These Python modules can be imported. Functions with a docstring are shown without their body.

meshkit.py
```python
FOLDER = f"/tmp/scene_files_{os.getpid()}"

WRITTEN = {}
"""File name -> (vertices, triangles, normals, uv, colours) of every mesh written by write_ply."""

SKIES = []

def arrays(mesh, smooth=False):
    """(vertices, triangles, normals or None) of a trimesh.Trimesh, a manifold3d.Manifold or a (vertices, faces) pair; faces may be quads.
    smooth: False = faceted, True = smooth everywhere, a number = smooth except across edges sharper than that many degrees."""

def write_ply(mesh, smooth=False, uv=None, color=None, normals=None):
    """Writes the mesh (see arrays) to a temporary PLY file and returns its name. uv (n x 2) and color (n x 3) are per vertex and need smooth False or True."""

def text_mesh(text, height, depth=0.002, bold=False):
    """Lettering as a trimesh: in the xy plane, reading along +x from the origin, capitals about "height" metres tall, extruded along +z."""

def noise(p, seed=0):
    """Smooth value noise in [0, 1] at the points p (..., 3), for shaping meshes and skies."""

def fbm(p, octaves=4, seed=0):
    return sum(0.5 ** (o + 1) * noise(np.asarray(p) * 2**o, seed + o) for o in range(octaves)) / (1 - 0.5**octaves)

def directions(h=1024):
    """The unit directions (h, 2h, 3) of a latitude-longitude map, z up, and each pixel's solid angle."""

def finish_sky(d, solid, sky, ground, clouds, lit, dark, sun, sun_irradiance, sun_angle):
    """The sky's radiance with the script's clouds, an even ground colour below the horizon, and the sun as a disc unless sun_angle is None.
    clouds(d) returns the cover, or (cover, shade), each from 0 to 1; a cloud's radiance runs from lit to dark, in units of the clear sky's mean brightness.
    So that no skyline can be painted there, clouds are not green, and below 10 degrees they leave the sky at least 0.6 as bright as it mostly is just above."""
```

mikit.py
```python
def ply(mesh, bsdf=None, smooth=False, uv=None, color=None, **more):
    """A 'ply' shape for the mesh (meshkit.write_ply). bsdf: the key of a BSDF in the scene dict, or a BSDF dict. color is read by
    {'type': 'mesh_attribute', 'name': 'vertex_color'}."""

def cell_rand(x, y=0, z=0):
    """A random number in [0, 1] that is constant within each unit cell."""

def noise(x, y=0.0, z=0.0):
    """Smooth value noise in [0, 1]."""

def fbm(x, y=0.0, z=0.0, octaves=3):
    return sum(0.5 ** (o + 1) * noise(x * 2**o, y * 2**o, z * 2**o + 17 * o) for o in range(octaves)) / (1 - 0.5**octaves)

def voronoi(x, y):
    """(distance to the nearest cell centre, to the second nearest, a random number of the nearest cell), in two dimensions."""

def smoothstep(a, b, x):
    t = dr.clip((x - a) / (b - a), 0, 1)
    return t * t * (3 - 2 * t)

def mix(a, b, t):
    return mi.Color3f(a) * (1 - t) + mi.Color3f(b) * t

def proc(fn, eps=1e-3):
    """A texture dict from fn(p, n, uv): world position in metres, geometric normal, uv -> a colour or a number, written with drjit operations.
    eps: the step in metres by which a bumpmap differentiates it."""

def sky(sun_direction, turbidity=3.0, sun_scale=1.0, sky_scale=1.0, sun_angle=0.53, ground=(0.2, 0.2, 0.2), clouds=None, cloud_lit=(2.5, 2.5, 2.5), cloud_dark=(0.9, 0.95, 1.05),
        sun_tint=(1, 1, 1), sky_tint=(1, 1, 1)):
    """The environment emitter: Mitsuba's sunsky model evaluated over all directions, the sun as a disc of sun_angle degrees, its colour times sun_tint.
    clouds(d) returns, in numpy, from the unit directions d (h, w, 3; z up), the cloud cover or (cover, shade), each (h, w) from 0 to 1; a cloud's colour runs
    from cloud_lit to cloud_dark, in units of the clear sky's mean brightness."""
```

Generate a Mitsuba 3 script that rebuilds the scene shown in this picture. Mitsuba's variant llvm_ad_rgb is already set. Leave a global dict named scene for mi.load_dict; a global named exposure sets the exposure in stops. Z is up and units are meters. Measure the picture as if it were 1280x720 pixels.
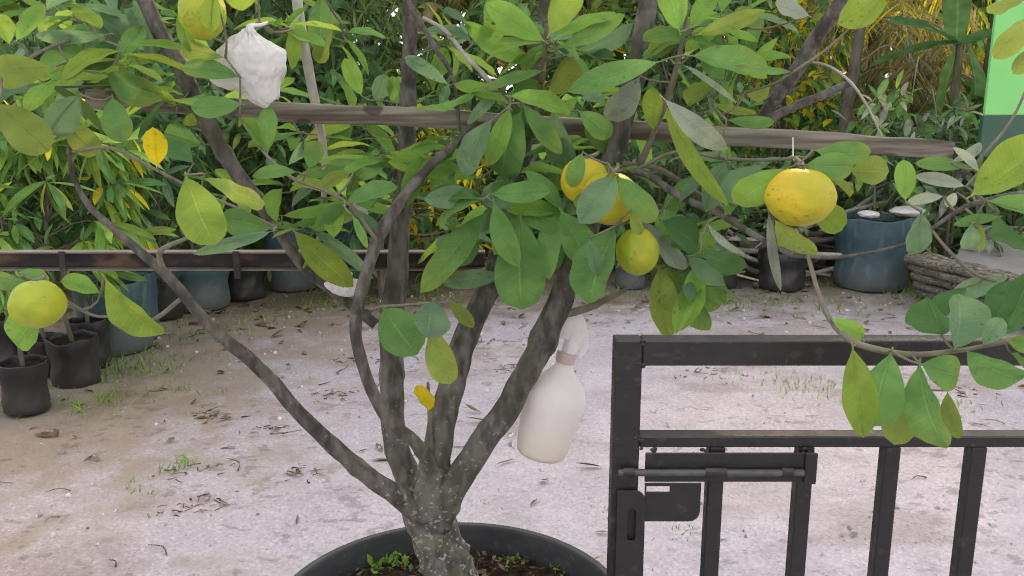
import math
import numpy as np, trimesh, mitsuba as mi, mikit, meshkit
import drjit as dr
from meshkit import noise as vnoise, fbm as vfbm
from mikit import proc, noise, fbm, smoothstep, mix, cell_rand, voronoi
T = mi.ScalarTransform4f
scene, labels = {}, {}

# ------------------------------------------------------------------ camera, light, exposure
F, PITCH, CAMZ = 1100.0, math.radians(12.5), 1.4          # focal length in pixels of a 1280 wide picture
CP, SP = math.cos(PITCH), math.sin(PITCH)
scene['camera'] = {'type': 'perspective', 'fov': 2 * math.degrees(math.atan(640 / F)), 'fov_axis': 'x', 'near_clip': 0.05, 'far_clip': 300.0,
                   'to_world': T().look_at(origin=[0, 0, CAMZ], target=[0, CP, CAMZ - SP], up=[0, 0, 1])}
scene['sky_light'] = mikit.sky([0.32, 0.80, 0.50], turbidity=3, sun_scale=0.3, sun_angle=10, clouds=lambda d: 1.0, cloud_lit=(1.6, 1.6, 1.64), sky_tint=(1.0, 0.985, 1.03), sun_tint=(1, .93, .78))
exposure = 3.4


def at(px, py, Y):
    """World point where the ray of photo pixel (px, py) meets the upright plane y = Y."""
    X, U = (px - 640) / F, (360 - py) / F
    d = np.array([X, CP + U * SP, -SP + U * CP])
    return np.array([0, 0, CAMZ]) + d * (Y / d[1])


def ground(px, py, z=0.0):
    X, U = (px - 640) / F, (360 - py) / F
    d = np.array([X, CP + U * SP, -SP + U * CP])
    return np.array([0, 0, CAMZ]) + d * ((z - CAMZ) / d[2])


def pxm(Y, py=360):
    """metres per photo pixel at plane Y"""
    U = (360 - py) / F
    return Y / (CP + U * SP) / F


# ------------------------------------------------------------------ bookkeeping
def numbered(key):
    if key not in used:
        used.add(key); return key
    k = 1
    while f'{key}_{k:03d}' in used: k += 1
    used.add(f'{key}_{k:03d}')
    return f'{key}_{k:03d}'


used = set()


def thing(name, label, cat, group=None):
    key = numbered(name)
    labels[key] = {'label': label, 'category': cat}
    if group: labels[key]['group'] = group
    return key


def part(parent, name, mesh, bsdf, smooth=False, label=None, stuff=False, **kw):
    key = numbered(f'{parent}__{name}' if parent else name)
    scene[key] = mikit.ply(mesh, bsdf, smooth, **kw)
    if label or stuff:
        labels[key] = {}
        if label: labels[key]['label'] = label
        if stuff: labels[key]['kind'] = 'stuff'
    return key


def setting(name, mesh, bsdf, label, cat, smooth=False, kind='structure', **kw):
    key = numbered(name)
    scene[key] = mikit.ply(mesh, bsdf, smooth, **kw)
    labels[key] = {'label': label, 'category': cat, 'kind': kind}
    return key


def unit(v):
    v = np.asarray(v, float)
    return v / (np.linalg.norm(v, axis=-1, keepdims=True) + 1e-12)


# ------------------------------------------------------------------ materials
LEAF = [(.165, .275, .150), (.085, .180, .066), (.140, .280, .085), (.200, .370, .078), (.285, .415, .075), (.245, .325, .075), (.780, .640, .030), (.430, .320, .160), (.400, .460, .370)]
BLU, DRK, MID, FRE, YGR, OLI, YEL, DRY, PAL = range(9)


def leaf_parts(uv):
    k = dr.floor(uv.x * 0.5)
    t = dr.clip(uv.x - 2 * k, 0, 1)
    cls = dr.floor(k / 8)
    b = (k - cls * 8) / 7
    return k, t, cls, b


def leaf_colour(p, n, uv):
    k, t, cls, b = leaf_parts(uv)
    c = mi.Color3f(LEAF[0])
    for i in range(1, 9): c = dr.select(cls > i - .5, mi.Color3f(LEAF[i]), c)
    a = dr.abs(uv.y - .5) * 2
    c = c * (.62 + .75 * b)
    blotch = fbm(p.x * 38, p.y * 38, p.z * 38, octaves=3)
    c = c * (.72 + .56 * blotch)
    # yellowing towards tip and edges on some leaves
    yl = smoothstep(.35, 1.0, t * .7 + a * .25 + .5 * (blotch - .5)) * dr.select(cls > .5, 1.0, .2) * smoothstep(.35, .9, cell_rand(k * 3 + 5))
    c = mix(c, mi.Color3f(.30, .30, .04) * (.7 + .6 * b), yl * .55)
    lat = dr.abs(dr.sin((t * 8.5 - a * 1.3) * math.pi))
    c = c * (1 + .22 * smoothstep(.25, .0, lat))
    rib = smoothstep(.07, .015, a) * smoothstep(1.0, .75, t)
    c = mix(c, c * 1.2 + mi.Color3f(.08, .10, .04), rib * (.25 + .45 * cell_rand(k * 7 + 2)))
    # small brown blemishes
    sp = smoothstep(.78, .84, noise(p.x * 190, p.y * 190, p.z * 190)) * smoothstep(.55, .7, noise(p.x * 14, p.y * 14, p.z * 14 + 9))
    return mix(c, mi.Color3f(.12, .09, .04), sp * .4)


def leaf_height(p, n, uv):
    k, t, cls, b = leaf_parts(uv)
    a = dr.abs(uv.y - .5) * 2
    lat = dr.abs(dr.sin((t * 8.5 - a * 1.3) * math.pi))
    return smoothstep(.35, .0, lat) * -.5 - smoothstep(.1, .0, a) + .4 * noise(p.x * 120, p.y * 120, p.z * 120) + 2.2 * noise(p.x * 34, p.y * 34, p.z * 34)


def leaf_col_far(p, n, uv):
    k, t, cls, b = leaf_parts(uv)
    c = mi.Color3f(LEAF[0])
    for i in range(1, 9): c = dr.select(cls > i - .5, mi.Color3f(LEAF[i]), c)
    a = dr.abs(uv.y - .5) * 2
    c = (c * .9 + .012) * 1.12 * (.6 + .8 * b) * (.7 + .6 * noise(p.x * 22, p.y * 22, p.z * 22))
    return mix(c, c * 1.3 + mi.Color3f(.04, .05, .02), smoothstep(.14, .04, a) * .6)


scene['leaf_mat'] = {'type': 'bumpmap', 'scale': 0.0013, 'tex': proc(leaf_height, eps=6e-4),
                     'bsdf': {'type': 'principledthin', 'base_color': proc(leaf_colour), 'roughness': 0.27, 'diff_trans': 0.9, 'eta': 1.5, 'spec_trans': 0.0}}
scene['far_leaf_mat'] = {'type': 'principledthin', 'base_color': proc(leaf_col_far), 'roughness': 0.42, 'diff_trans': 0.9, 'eta': 1.4, 'spec_trans': 0.0}


def bark_col(p, n, uv):
    g = fbm(p.x * 90, p.y * 90, p.z * 28, octaves=4)
    big = fbm(p.x * 14, p.y * 14, p.z * 9, octaves=2)
    c = mix((.066, .060, .053), (.158, .145, .130), smoothstep(.3, .72, g))
    c = c * (1 - .28 * smoothstep(.66, .74, noise(p.x * 34 + 5, p.y * 34, p.z * 24)))
    c = mix(c, mi.Color3f(.11, .115, .07), smoothstep(.5, .75, big) * .3)
    low = smoothstep(1.02, .58, p.z) * smoothstep(1.9, 1.6, p.y)
    w = noise(p.x * 270, p.y * 270, p.z * 270) * .5 + noise(p.x * 120 + 7, p.y * 120, p.z * 120) * .5
    lich = smoothstep(.74 - .13 * low, .80 - .12 * low, w)
    c = mix(c, mi.Color3f(.46, .46, .42), lich * (.10 + .42 * low))
    gr = smoothstep(.62, .74, noise(p.x * 45 + 3, p.y * 45, p.z * 40)) * low
    return mix(c, mi.Color3f(.13, .15, .07), gr * .3)


def bark_h(p, n, uv):
    return fbm(p.x * 110, p.y * 110, p.z * 34, octaves=4) + .4 * noise(p.x * 150, p.y * 150, p.z * 150)


scene['bark'] = {'type': 'twosided', 'b': {'type': 'bumpmap', 'scale': .0055, 'tex': proc(bark_h, eps=1e-3),
                 'bsdf': {'type': 'principled', 'base_color': proc(bark_col), 'roughness': .85, 'specular': .25}}}


def far_bark_col(p, n, uv):
    g = fbm(p.x * 30, p.y * 30, p.z * 9, octaves=3)
    c = mix((.07, .058, .046), (.23, .20, .17), g)
    return mix(c, mi.Color3f(.07, .10, .035), smoothstep(.5, .7, fbm(p.x * 5, p.y * 5, p.z * 4, octaves=2)) * .6)


scene['far_bark'] = {'type': 'twosided', 'b': {'type': 'diffuse', 'reflectance': proc(far_bark_col)}}
scene['twig_bark'] = {'type': 'twosided', 'b': {'type': 'principled', 'base_color': proc(lambda p, n, uv: mix((.10, .085, .06), (.24, .22, .16), fbm(p.x * 60, p.y * 60, p.z * 60))), 'roughness': .75}}
scene['pale_bark'] = {'type': 'twosided', 'b': {'type': 'principled', 'base_color': proc(lambda p, n, uv: mix((.22, .20, .17), (.50, .48, .44), fbm(p.x * 70, p.y * 70, p.z * 40))), 'roughness': .85}}


def wood_col(p, n, uv):
    g = fbm(p.x * 9, p.y * 130, p.z * 130, octaves=4)
    c = mix((.083, .071, .056), (.232, .208, .172), smoothstep(.25, .75, g))
    c = mix(c, mi.Color3f(.36, .33, .29), smoothstep(.5, .8, fbm(p.x * 6 + 4, p.y * 50, p.z * 50, octaves=2)) * .6)
    kn = smoothstep(.75, .82, noise(p.x * 18, p.y * 40, p.z * 40 + 5))
    return mix(c, mi.Color3f(.04, .03, .025), kn * .7)


scene['weathered_wood'] = {'type': 'twosided', 'b': {'type': 'bumpmap', 'scale': .003, 'tex': proc(lambda p, n, uv: fbm(p.x * 10, p.y * 150, p.z * 150, octaves=3)),
                           'bsdf': {'type': 'principled', 'base_color': proc(wood_col), 'roughness': .9, 'specular': .2}}}


def rust_col(p, n, uv):
    g = fbm(p.x * 22, p.y * 40, p.z * 40, octaves=4)
    return mix((.035, .030, .030), (.15, .095, .065), smoothstep(.48, .78, g))


scene['rusty_steel'] = {'type': 'twosided', 'b': {'type': 'principled', 'base_color': proc(rust_col), 'roughness': .7, 'specular': .35}}


scene['worn_steel'] = {'type': 'twosided', 'b': {'type': 'principled', 'base_color': proc(lambda p, n, uv: mix((.10, .088, .080), (.24, .21, .19), fbm(p.x * 30, p.y * 60, p.z * 60))), 'roughness': .65, 'specular': .3}}


def gate_col(p, n, uv):
    g = fbm(p.x * 35, p.y * 35, p.z * 35, octaves=4)
    up = smoothstep(.5, .9, n.z)
    c = mix((.0085, .0080, .0084), (.019, .0178, .0185), g)
    dust = up * (.35 + .65 * fbm(p.x * 60, p.y * 60, p.z * 8))
    c = mix(c, mi.Color3f(.12, .11, .115), dust * .75)
    scr = smoothstep(.62, .78, fbm(p.x * 60, p.y * 60, p.z * 60, octaves=4))
    return mix(c, mi.Color3f(.05, .046, .046), scr * .5)


scene['gate_paint'] = {'type': 'twosided', 'b': {'type': 'bumpmap', 'scale': .0006, 'tex': proc(lambda p, n, uv: fbm(p.x * 140, p.y * 140, p.z * 140, octaves=2)),
                       'bsdf': {'type': 'principled', 'base_color': proc(gate_col), 'roughness': proc(lambda p, n, uv: .36 + .3 * fbm(p.x * 50, p.y * 50, p.z * 50)), 'specular': .5}}}
scene['bolt_steel'] = {'type': 'twosided', 'b': {'type': 'principled', 'base_color': proc(lambda p, n, uv: mix((.05, .05, .052), (.13, .125, .12), fbm(p.x * 70, p.y * 70, p.z * 70))), 'roughness': .38, 'metallic': .35}}


def ground_col(p, n, uv):
    fine = fbm(p.x * 130, p.y * 130, octaves=3)
    grit = noise(p.x * 310, p.y * 310, 5)
    med = fbm(p.x * 7, p.y * 7, 3, octaves=4)
    big = fbm(p.x * 1.1, p.y * 1.1, 7, octaves=3)
    d, d2, r = voronoi(p.x * 95, p.y * 95)
    c = mix((.425, .380, .420), (.555, .505, .556), smoothstep(.2, .8, fine * .5 + med * .5))
    c = c * (.92 + .14 * r * r) * (.93 + .14 * grit)
    c = c * (.84 + .32 * big)
    pale = smoothstep(.80, .9, r) * smoothstep(.5, .3, d)
    c = mix(c, mi.Color3f(.62, .59, .61), pale * .45)
    dark = smoothstep(.10, .05, r) * smoothstep(.45, .3, d)
    c = mix(c, mi.Color3f(.16, .13, .13), dark * .3)
    # brown earth on the left and towards the back
    m = (-p.x * .80 - .80) + (p.y - 3.2) * .32 + (med - .5) * 1.5 + (big - .5) * 1.1
    soil = mix((.165, .127, .098), (.36, .295, .235), fine * .45 + med * .55)
    c = mix(c, soil, smoothstep(-.35, .70, m) * .88)
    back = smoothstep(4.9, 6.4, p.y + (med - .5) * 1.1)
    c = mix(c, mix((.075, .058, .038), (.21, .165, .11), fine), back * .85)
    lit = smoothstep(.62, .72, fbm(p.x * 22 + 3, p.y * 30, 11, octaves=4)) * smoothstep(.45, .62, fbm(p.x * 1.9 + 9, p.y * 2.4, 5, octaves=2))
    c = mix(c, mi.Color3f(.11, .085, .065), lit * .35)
    stain = smoothstep(.52, .72, fbm(p.x * 1.6 + 31, p.y * 3.4, 9, octaves=4))
    c = mix(c, c * mi.Color3f(.80, .76, .72), stain)
    green = smoothstep(.58, .72, fbm(p.x * 2.7 + 20, p.y * 2.7, 2, octaves=3)) * (.2 + .5 * back)
    return mix(c, mi.Color3f(.13, .15, .06), green * .45 * (.4 + fine))


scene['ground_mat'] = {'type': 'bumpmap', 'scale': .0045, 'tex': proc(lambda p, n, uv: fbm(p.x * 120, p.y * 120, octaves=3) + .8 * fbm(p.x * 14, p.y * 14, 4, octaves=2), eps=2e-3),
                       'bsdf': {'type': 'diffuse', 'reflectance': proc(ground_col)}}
scene['pebble_mat'] = {'type': 'diffuse', 'reflectance': proc(lambda p, n, uv: mix((.22, .19, .185), (.66, .62, .62), cell_rand(p.x * 45, p.y * 45)))}
scene['litter_mat'] = {'type': 'twosided', 'b': {'type': 'diffuse', 'reflectance': proc(lambda p, n, uv: mix((.06, .042, .028), (.27, .20, .13), cell_rand(p.x * 30, p.y * 30)))}}
scene['soil_mat'] = {'type': 'bumpmap', 'scale': .012, 'tex': proc(lambda p, n, uv: fbm(p.x * 80, p.y * 80, p.z * 80, octaves=4)),
                     'bsdf': {'type': 'diffuse', 'reflectance': proc(lambda p, n, uv: mix((.012, .009, .007), (.075, .055, .04), fbm(p.x * 85, p.y * 85, octaves=3)))}}
scene['chip_mat'] = {'type': 'twosided', 'b': {'type': 'diffuse', 'reflectance': proc(lambda p, n, uv: mix((.025, .018, .012), (.22, .16, .11), dr.power(cell_rand(p.x * 60, p.y * 60), 2.2)))}}


def rubber_col(p, n, uv):
    g = fbm(p.x * 25, p.y * 25, p.z * 40, octaves=3)
    c = mix((.027, .028, .031), (.060, .062, .066), g)
    return mix(c, mi.Color3f(.20, .20, .19), smoothstep(.62, .8, fbm(p.x * 120, p.y * 120, p.z * 120, octaves=4)) * .2)


scene['pot_plastic'] = {'type': 'twosided', 'b': {'type': 'principled', 'base_color': proc(rubber_col), 'roughness': .45, 'specular': .5}}


def bag_col(dark, light, dirt=.6):
    def fn(p, n, uv):
        weave = .9 + .1 * dr.sin(p.z * 700)
        g = fbm(p.x * 9, p.y * 9, p.z * 14, octaves=4)
        c = mix(dark, light, g) * weave
        mud = smoothstep(.30, .02, p.z + .12 * g - .05)
        c = mix(c, mi.Color3f(.20, .16, .11), mud * dirt)
        return mix(c, mi.Color3f(light) * 1.7, smoothstep(.6, .8, fbm(p.x * 20, p.y * 20, p.z * 6 + 4, octaves=2)) * .4)
    return fn


scene['teal_bag'] = {'type': 'twosided', 'b': {'type': 'principled', 'base_color': proc(bag_col((.028, .060, .076), (.062, .112, .132), .3)), 'roughness': .55}}
scene['pale_teal_bag'] = {'type': 'twosided', 'b': {'type': 'principled', 'base_color': proc(bag_col((.030, .068, .074), (.08, .142, .150), .4)), 'roughness': .5}}
scene['black_bag'] = {'type': 'twosided', 'b': {'type': 'principled', 'base_color': proc(bag_col((.007, .0075, .009), (.024, .026, .030), .12)), 'roughness': .4}}


def fruit_col(p, n, uv):
    g = fbm(p.x * 30, p.y * 30, p.z * 30, octaves=3)
    c = mix((.58, .39, .016), (.66, .50, .022), smoothstep(.3, .7, g))
    c = mix(c, mi.Color3f(.58, .27, .02), smoothstep(.45, .75, fbm(p.x * 14 + 3, p.y * 14, p.z * 14, octaves=2)) * dr.maximum(.65 - 1.6 * uv.x, 0))
    c = mix(c, mi.Color3f(.34, .37, .02), smoothstep(.3, .62, fbm(p.x * 24 + 8, p.y * 24, p.z * 24, octaves=3)) * dr.minimum(uv.x + .3, 1))
    c = mix(c, mi.Color3f(.27, .38, .03), uv.x * .72)
    sp = smoothstep(.72, .80, noise(p.x * 260, p.y * 260, p.z * 260)) * smoothstep(.55, .75, noise(p.x * 40, p.y * 40, p.z * 40))
    return mix(c, mi.Color3f(.24, .15, .03), sp * .5)


scene['fruit_skin'] = {'type': 'bumpmap', 'scale': .0012, 'tex': proc(lambda p, n, uv: fbm(p.x * 160, p.y * 160, p.z * 160, octaves=2) + 1.5 * noise(p.x * 40, p.y * 40, p.z * 40)),
                       'bsdf': {'type': 'principled', 'base_color': proc(fruit_col), 'roughness': .5, 'specular': .4}}
scene['white_film'] = {'type': 'bumpmap', 'scale': .004, 'tex': proc(lambda p, n, uv: dr.abs(noise(p.x * 75, p.y * 75, p.z * 34) - .5) + .6 * dr.abs(noise(p.x * 160 + 4, p.y * 160, p.z * 90) - .5), eps=8e-4), 'bsdf': {'type': 'principledthin', 'base_color': proc(lambda p, n, uv: mix((.74, .73, .75), (.86, .86, .87), fbm(p.x * 30, p.y * 30, p.z * 30))), 'roughness': .3, 'diff_trans': .6, 'eta': 1.5, 'spec_trans': 0.0}}
zl = at(690, 520, 1.42)[2]
scene['milky_plastic'] = {'type': 'principledthin', 'base_color': proc(lambda p, n, uv: mix((.92, .90, .89), (.90, .83, .71), smoothstep(zl + .03, zl - .08, p.z + .01 * noise(p.x * 30, p.y * 30)))), 'roughness': .3, 'diff_trans': .4, 'eta': 1.5, 'spec_trans': 0.0}
scene['white_plastic'] = {'type': 'twosided', 'b': {'type': 'principled', 'base_color': {'type': 'rgb', 'value': [.78, .77, .76]}, 'roughness': .35}}
scene['pink_plastic'] = {'type': 'twosided', 'b': {'type': 'principled', 'base_color': {'type': 'rgb', 'value': [.58, .45, .43]}, 'roughness': .4}}
scene['foam'] = {'type': 'twosided', 'b': {'type': 'diffuse', 'reflectance': proc(lambda p, n, uv: mix((.55, .53, .50), (.82, .82, .80), fbm(p.x * 25, p.y * 25, p.z * 25)))}}
scene['string_mat'] = {'type': 'twosided', 'b': {'type': 'diffuse', 'reflectance': {'type': 'rgb', 'value': [.6, .57, .5]}}}
scene['light_green_paint'] = {'type': 'twosided', 'b': {'type': 'principled', 'base_color': proc(lambda p, n, uv: mix((.20, .62, .17), (.26, .70, .22), fbm(p.x * 4, p.y * 4, p.z * 4))), 'roughness': .45}}
scene['dark_green_paint'] = {'type': 'twosided', 'b': {'type': 'principled', 'base_color': proc(lambda p, n, uv: mix((.028, .085, .055), (.045, .115, .075), fbm(p.x * 5, p.y * 5, p.z * 5))), 'roughness': .5}}
scene['cement'] = {'type': 'twosided', 'b': {'type': 'diffuse', 'reflectance': proc(lambda p, n, uv: mix((.24, .23, .235), (.36, .345, .35), fbm(p.x * 8, p.y * 8, p.z * 8, octaves=4)))}}

# ------------------------------------------------------------------ mesh helpers


def spline(pts, n):
    """Catmull-Rom through the rows of pts, n samples"""
    p = np.asarray(pts, float)
    p = np.vstack([2 * p[0] - p[1], p, 2 * p[-1] - p[-2]])
    m = len(p) - 3
    u = np.linspace(0, m - 1e-9, n)
    i = u.astype(int); t = (u - i)[:, None]
    a, b, c, d = p[i], p[i + 1], p[i + 2], p[i + 3]
    return .5 * (2 * b + (c - a) * t + (2 * a - 5 * b + 4 * c - d) * t ** 2 + (3 * b - a - 3 * c + d) * t ** 3)


def tube(points, radii, sides=8, rough=0.0, seed=0, freq=30):
    p = np.asarray(points, float)
    r = np.broadcast_to(np.asarray(radii, float), (len(p),))
    t = unit(np.gradient(p, axis=0))
    a = np.zeros_like(p)
    v = np.cross(t[0], [0, 1, 0.2])
    for i in range(len(p)):
        v = v - t[i] * (v @ t[i]); v /= np.linalg.norm(v) + 1e-12; a[i] = v
    b = np.cross(t, a)
    ang = np.arange(sides) * 2 * np.pi / sides
    ring = np.cos(ang)[None, :, None] * a[:, None] + np.sin(ang)[None, :, None] * b[:, None]
    rr = np.repeat(r[:, None], sides, 1)
    if rough:
        q = p[:, None] + ring * r[:, None, None]
        rr = rr * (1 + rough * (vfbm(q * freq, 3, seed) - .5) * 2)
    V = p[:, None] + ring * rr[..., None]
    i, j = np.meshgrid(np.arange(len(p) - 1), np.arange(sides), indexing='ij')
    f = np.stack([i * sides + j, i * sides + (j + 1) % sides, (i + 1) * sides + (j + 1) % sides, (i + 1) * sides + j], -1).reshape(-1, 4)
    f = np.vstack([f[:, [0, 1, 2]], f[:, [0, 2, 3]]])
    n = len(p) * sides
    V = np.vstack([V.reshape(-1, 3), p[0], p[-1]])
    k = np.arange(sides)
    f = np.vstack([f, np.stack([(k + 1) % sides, k, np.full(sides, n)], 1), np.stack([n - sides + k, n - sides + (k + 1) % sides, np.full(sides, n + 1)], 1)])
    return V, f


def join(meshes):
    V, Fc, o = [], [], 0
    for v, f in meshes:
        V.append(v); Fc.append(f + o); o += len(v)
    return np.vstack(V), np.vstack(Fc)


def rbox(a, b, bevel=.002):
    """box from corner a to corner b with chamfered edges"""
    a, b = np.minimum(a, b), np.maximum(a, b)
    s = (b - a) / 2; c = (a + b) / 2
    bv = min(bevel, .45 * s.min())
    pts = []
    for k in range(3):
        e = s - bv; e[k] = s[k]
        for sx in (-1, 1):
            for sy in (-1, 1):
                for sz in (-1, 1): pts.append(c + e * [sx, sy, sz])
    m = trimesh.convex.convex_hull(np.array(pts))
    return np.array(m.vertices), np.array(m.faces)


def beam(p, q, w, h, bevel=.002, up=(0, 0, 1), wob=0.0, n=2, seed=0):
    """a squared timber from p to q, w across, h along up, optionally uneven"""
    p, q = np.asarray(p, float), np.asarray(q, float)
    d = unit(q - p); s = unit(np.cross(d, up)); u = np.cross(s, d)
    prof = np.array([(-w / 2 + bevel, -h / 2), (w / 2 - bevel, -h / 2), (w / 2, -h / 2 + bevel), (w / 2, h / 2 - bevel), (w / 2 - bevel, h / 2), (-w / 2 + bevel, h / 2), (-w / 2, h / 2 - bevel), (-w / 2, -h / 2 + bevel)])
    t = np.linspace(0, 1, n)
    V = (p + (q - p) * t[:, None])[:, None] + prof[None, :, :1] * s + prof[None, :, 1:] * u
    if wob:
        o = (vfbm(V * [6, 6, 6], 3, seed) - .5)[..., None] * wob * 2
        o2 = (vfbm(V * [40, 40, 40], 2, seed + 9) - .5)[..., None] * wob * .5
        V = V + u * o + s * o2
    m = len(prof)
    i, j = np.meshgrid(np.arange(n - 1), np.arange(m), indexing='ij')
    f = np.stack([i * m + j, i * m + (j + 1) % m, (i + 1) * m + (j + 1) % m, (i + 1) * m + j], -1).reshape(-1, 4)
    f = np.vstack([f[:, [0, 1, 2]], f[:, [0, 2, 3]]])
    k = np.arange(1, m - 1)
    f = np.vstack([f, np.stack([0 * k, k + 1, k], 1), np.stack([0 * k, k, k + 1], 1) + (n - 1) * m])
    return V.reshape(-1, 3), f


def lathe(prof, c, n=40, wob=None):
    """prof: rows (r, z)"""
    pr = np.asarray(prof, float)
    ang = np.arange(n) * 2 * np.pi / n
    V = np.stack([pr[:, None, 0] * np.cos(ang), pr[:, None, 0] * np.sin(ang), np.repeat(pr[:, 1:], n, 1)], -1)
    if wob is not None: V = wob(V)
    m = len(pr)
    i, j = np.meshgrid(np.arange(m - 1), np.arange(n), indexing='ij')
    f = np.stack([i * n + j, i * n + (j + 1) % n, (i + 1) * n + (j + 1) % n, (i + 1) * n + j], -1).reshape(-1, 4)
    return V.reshape(-1, 3) + c, np.vstack([f[:, [0, 1, 2]], f[:, [0, 2, 3]]])


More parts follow.
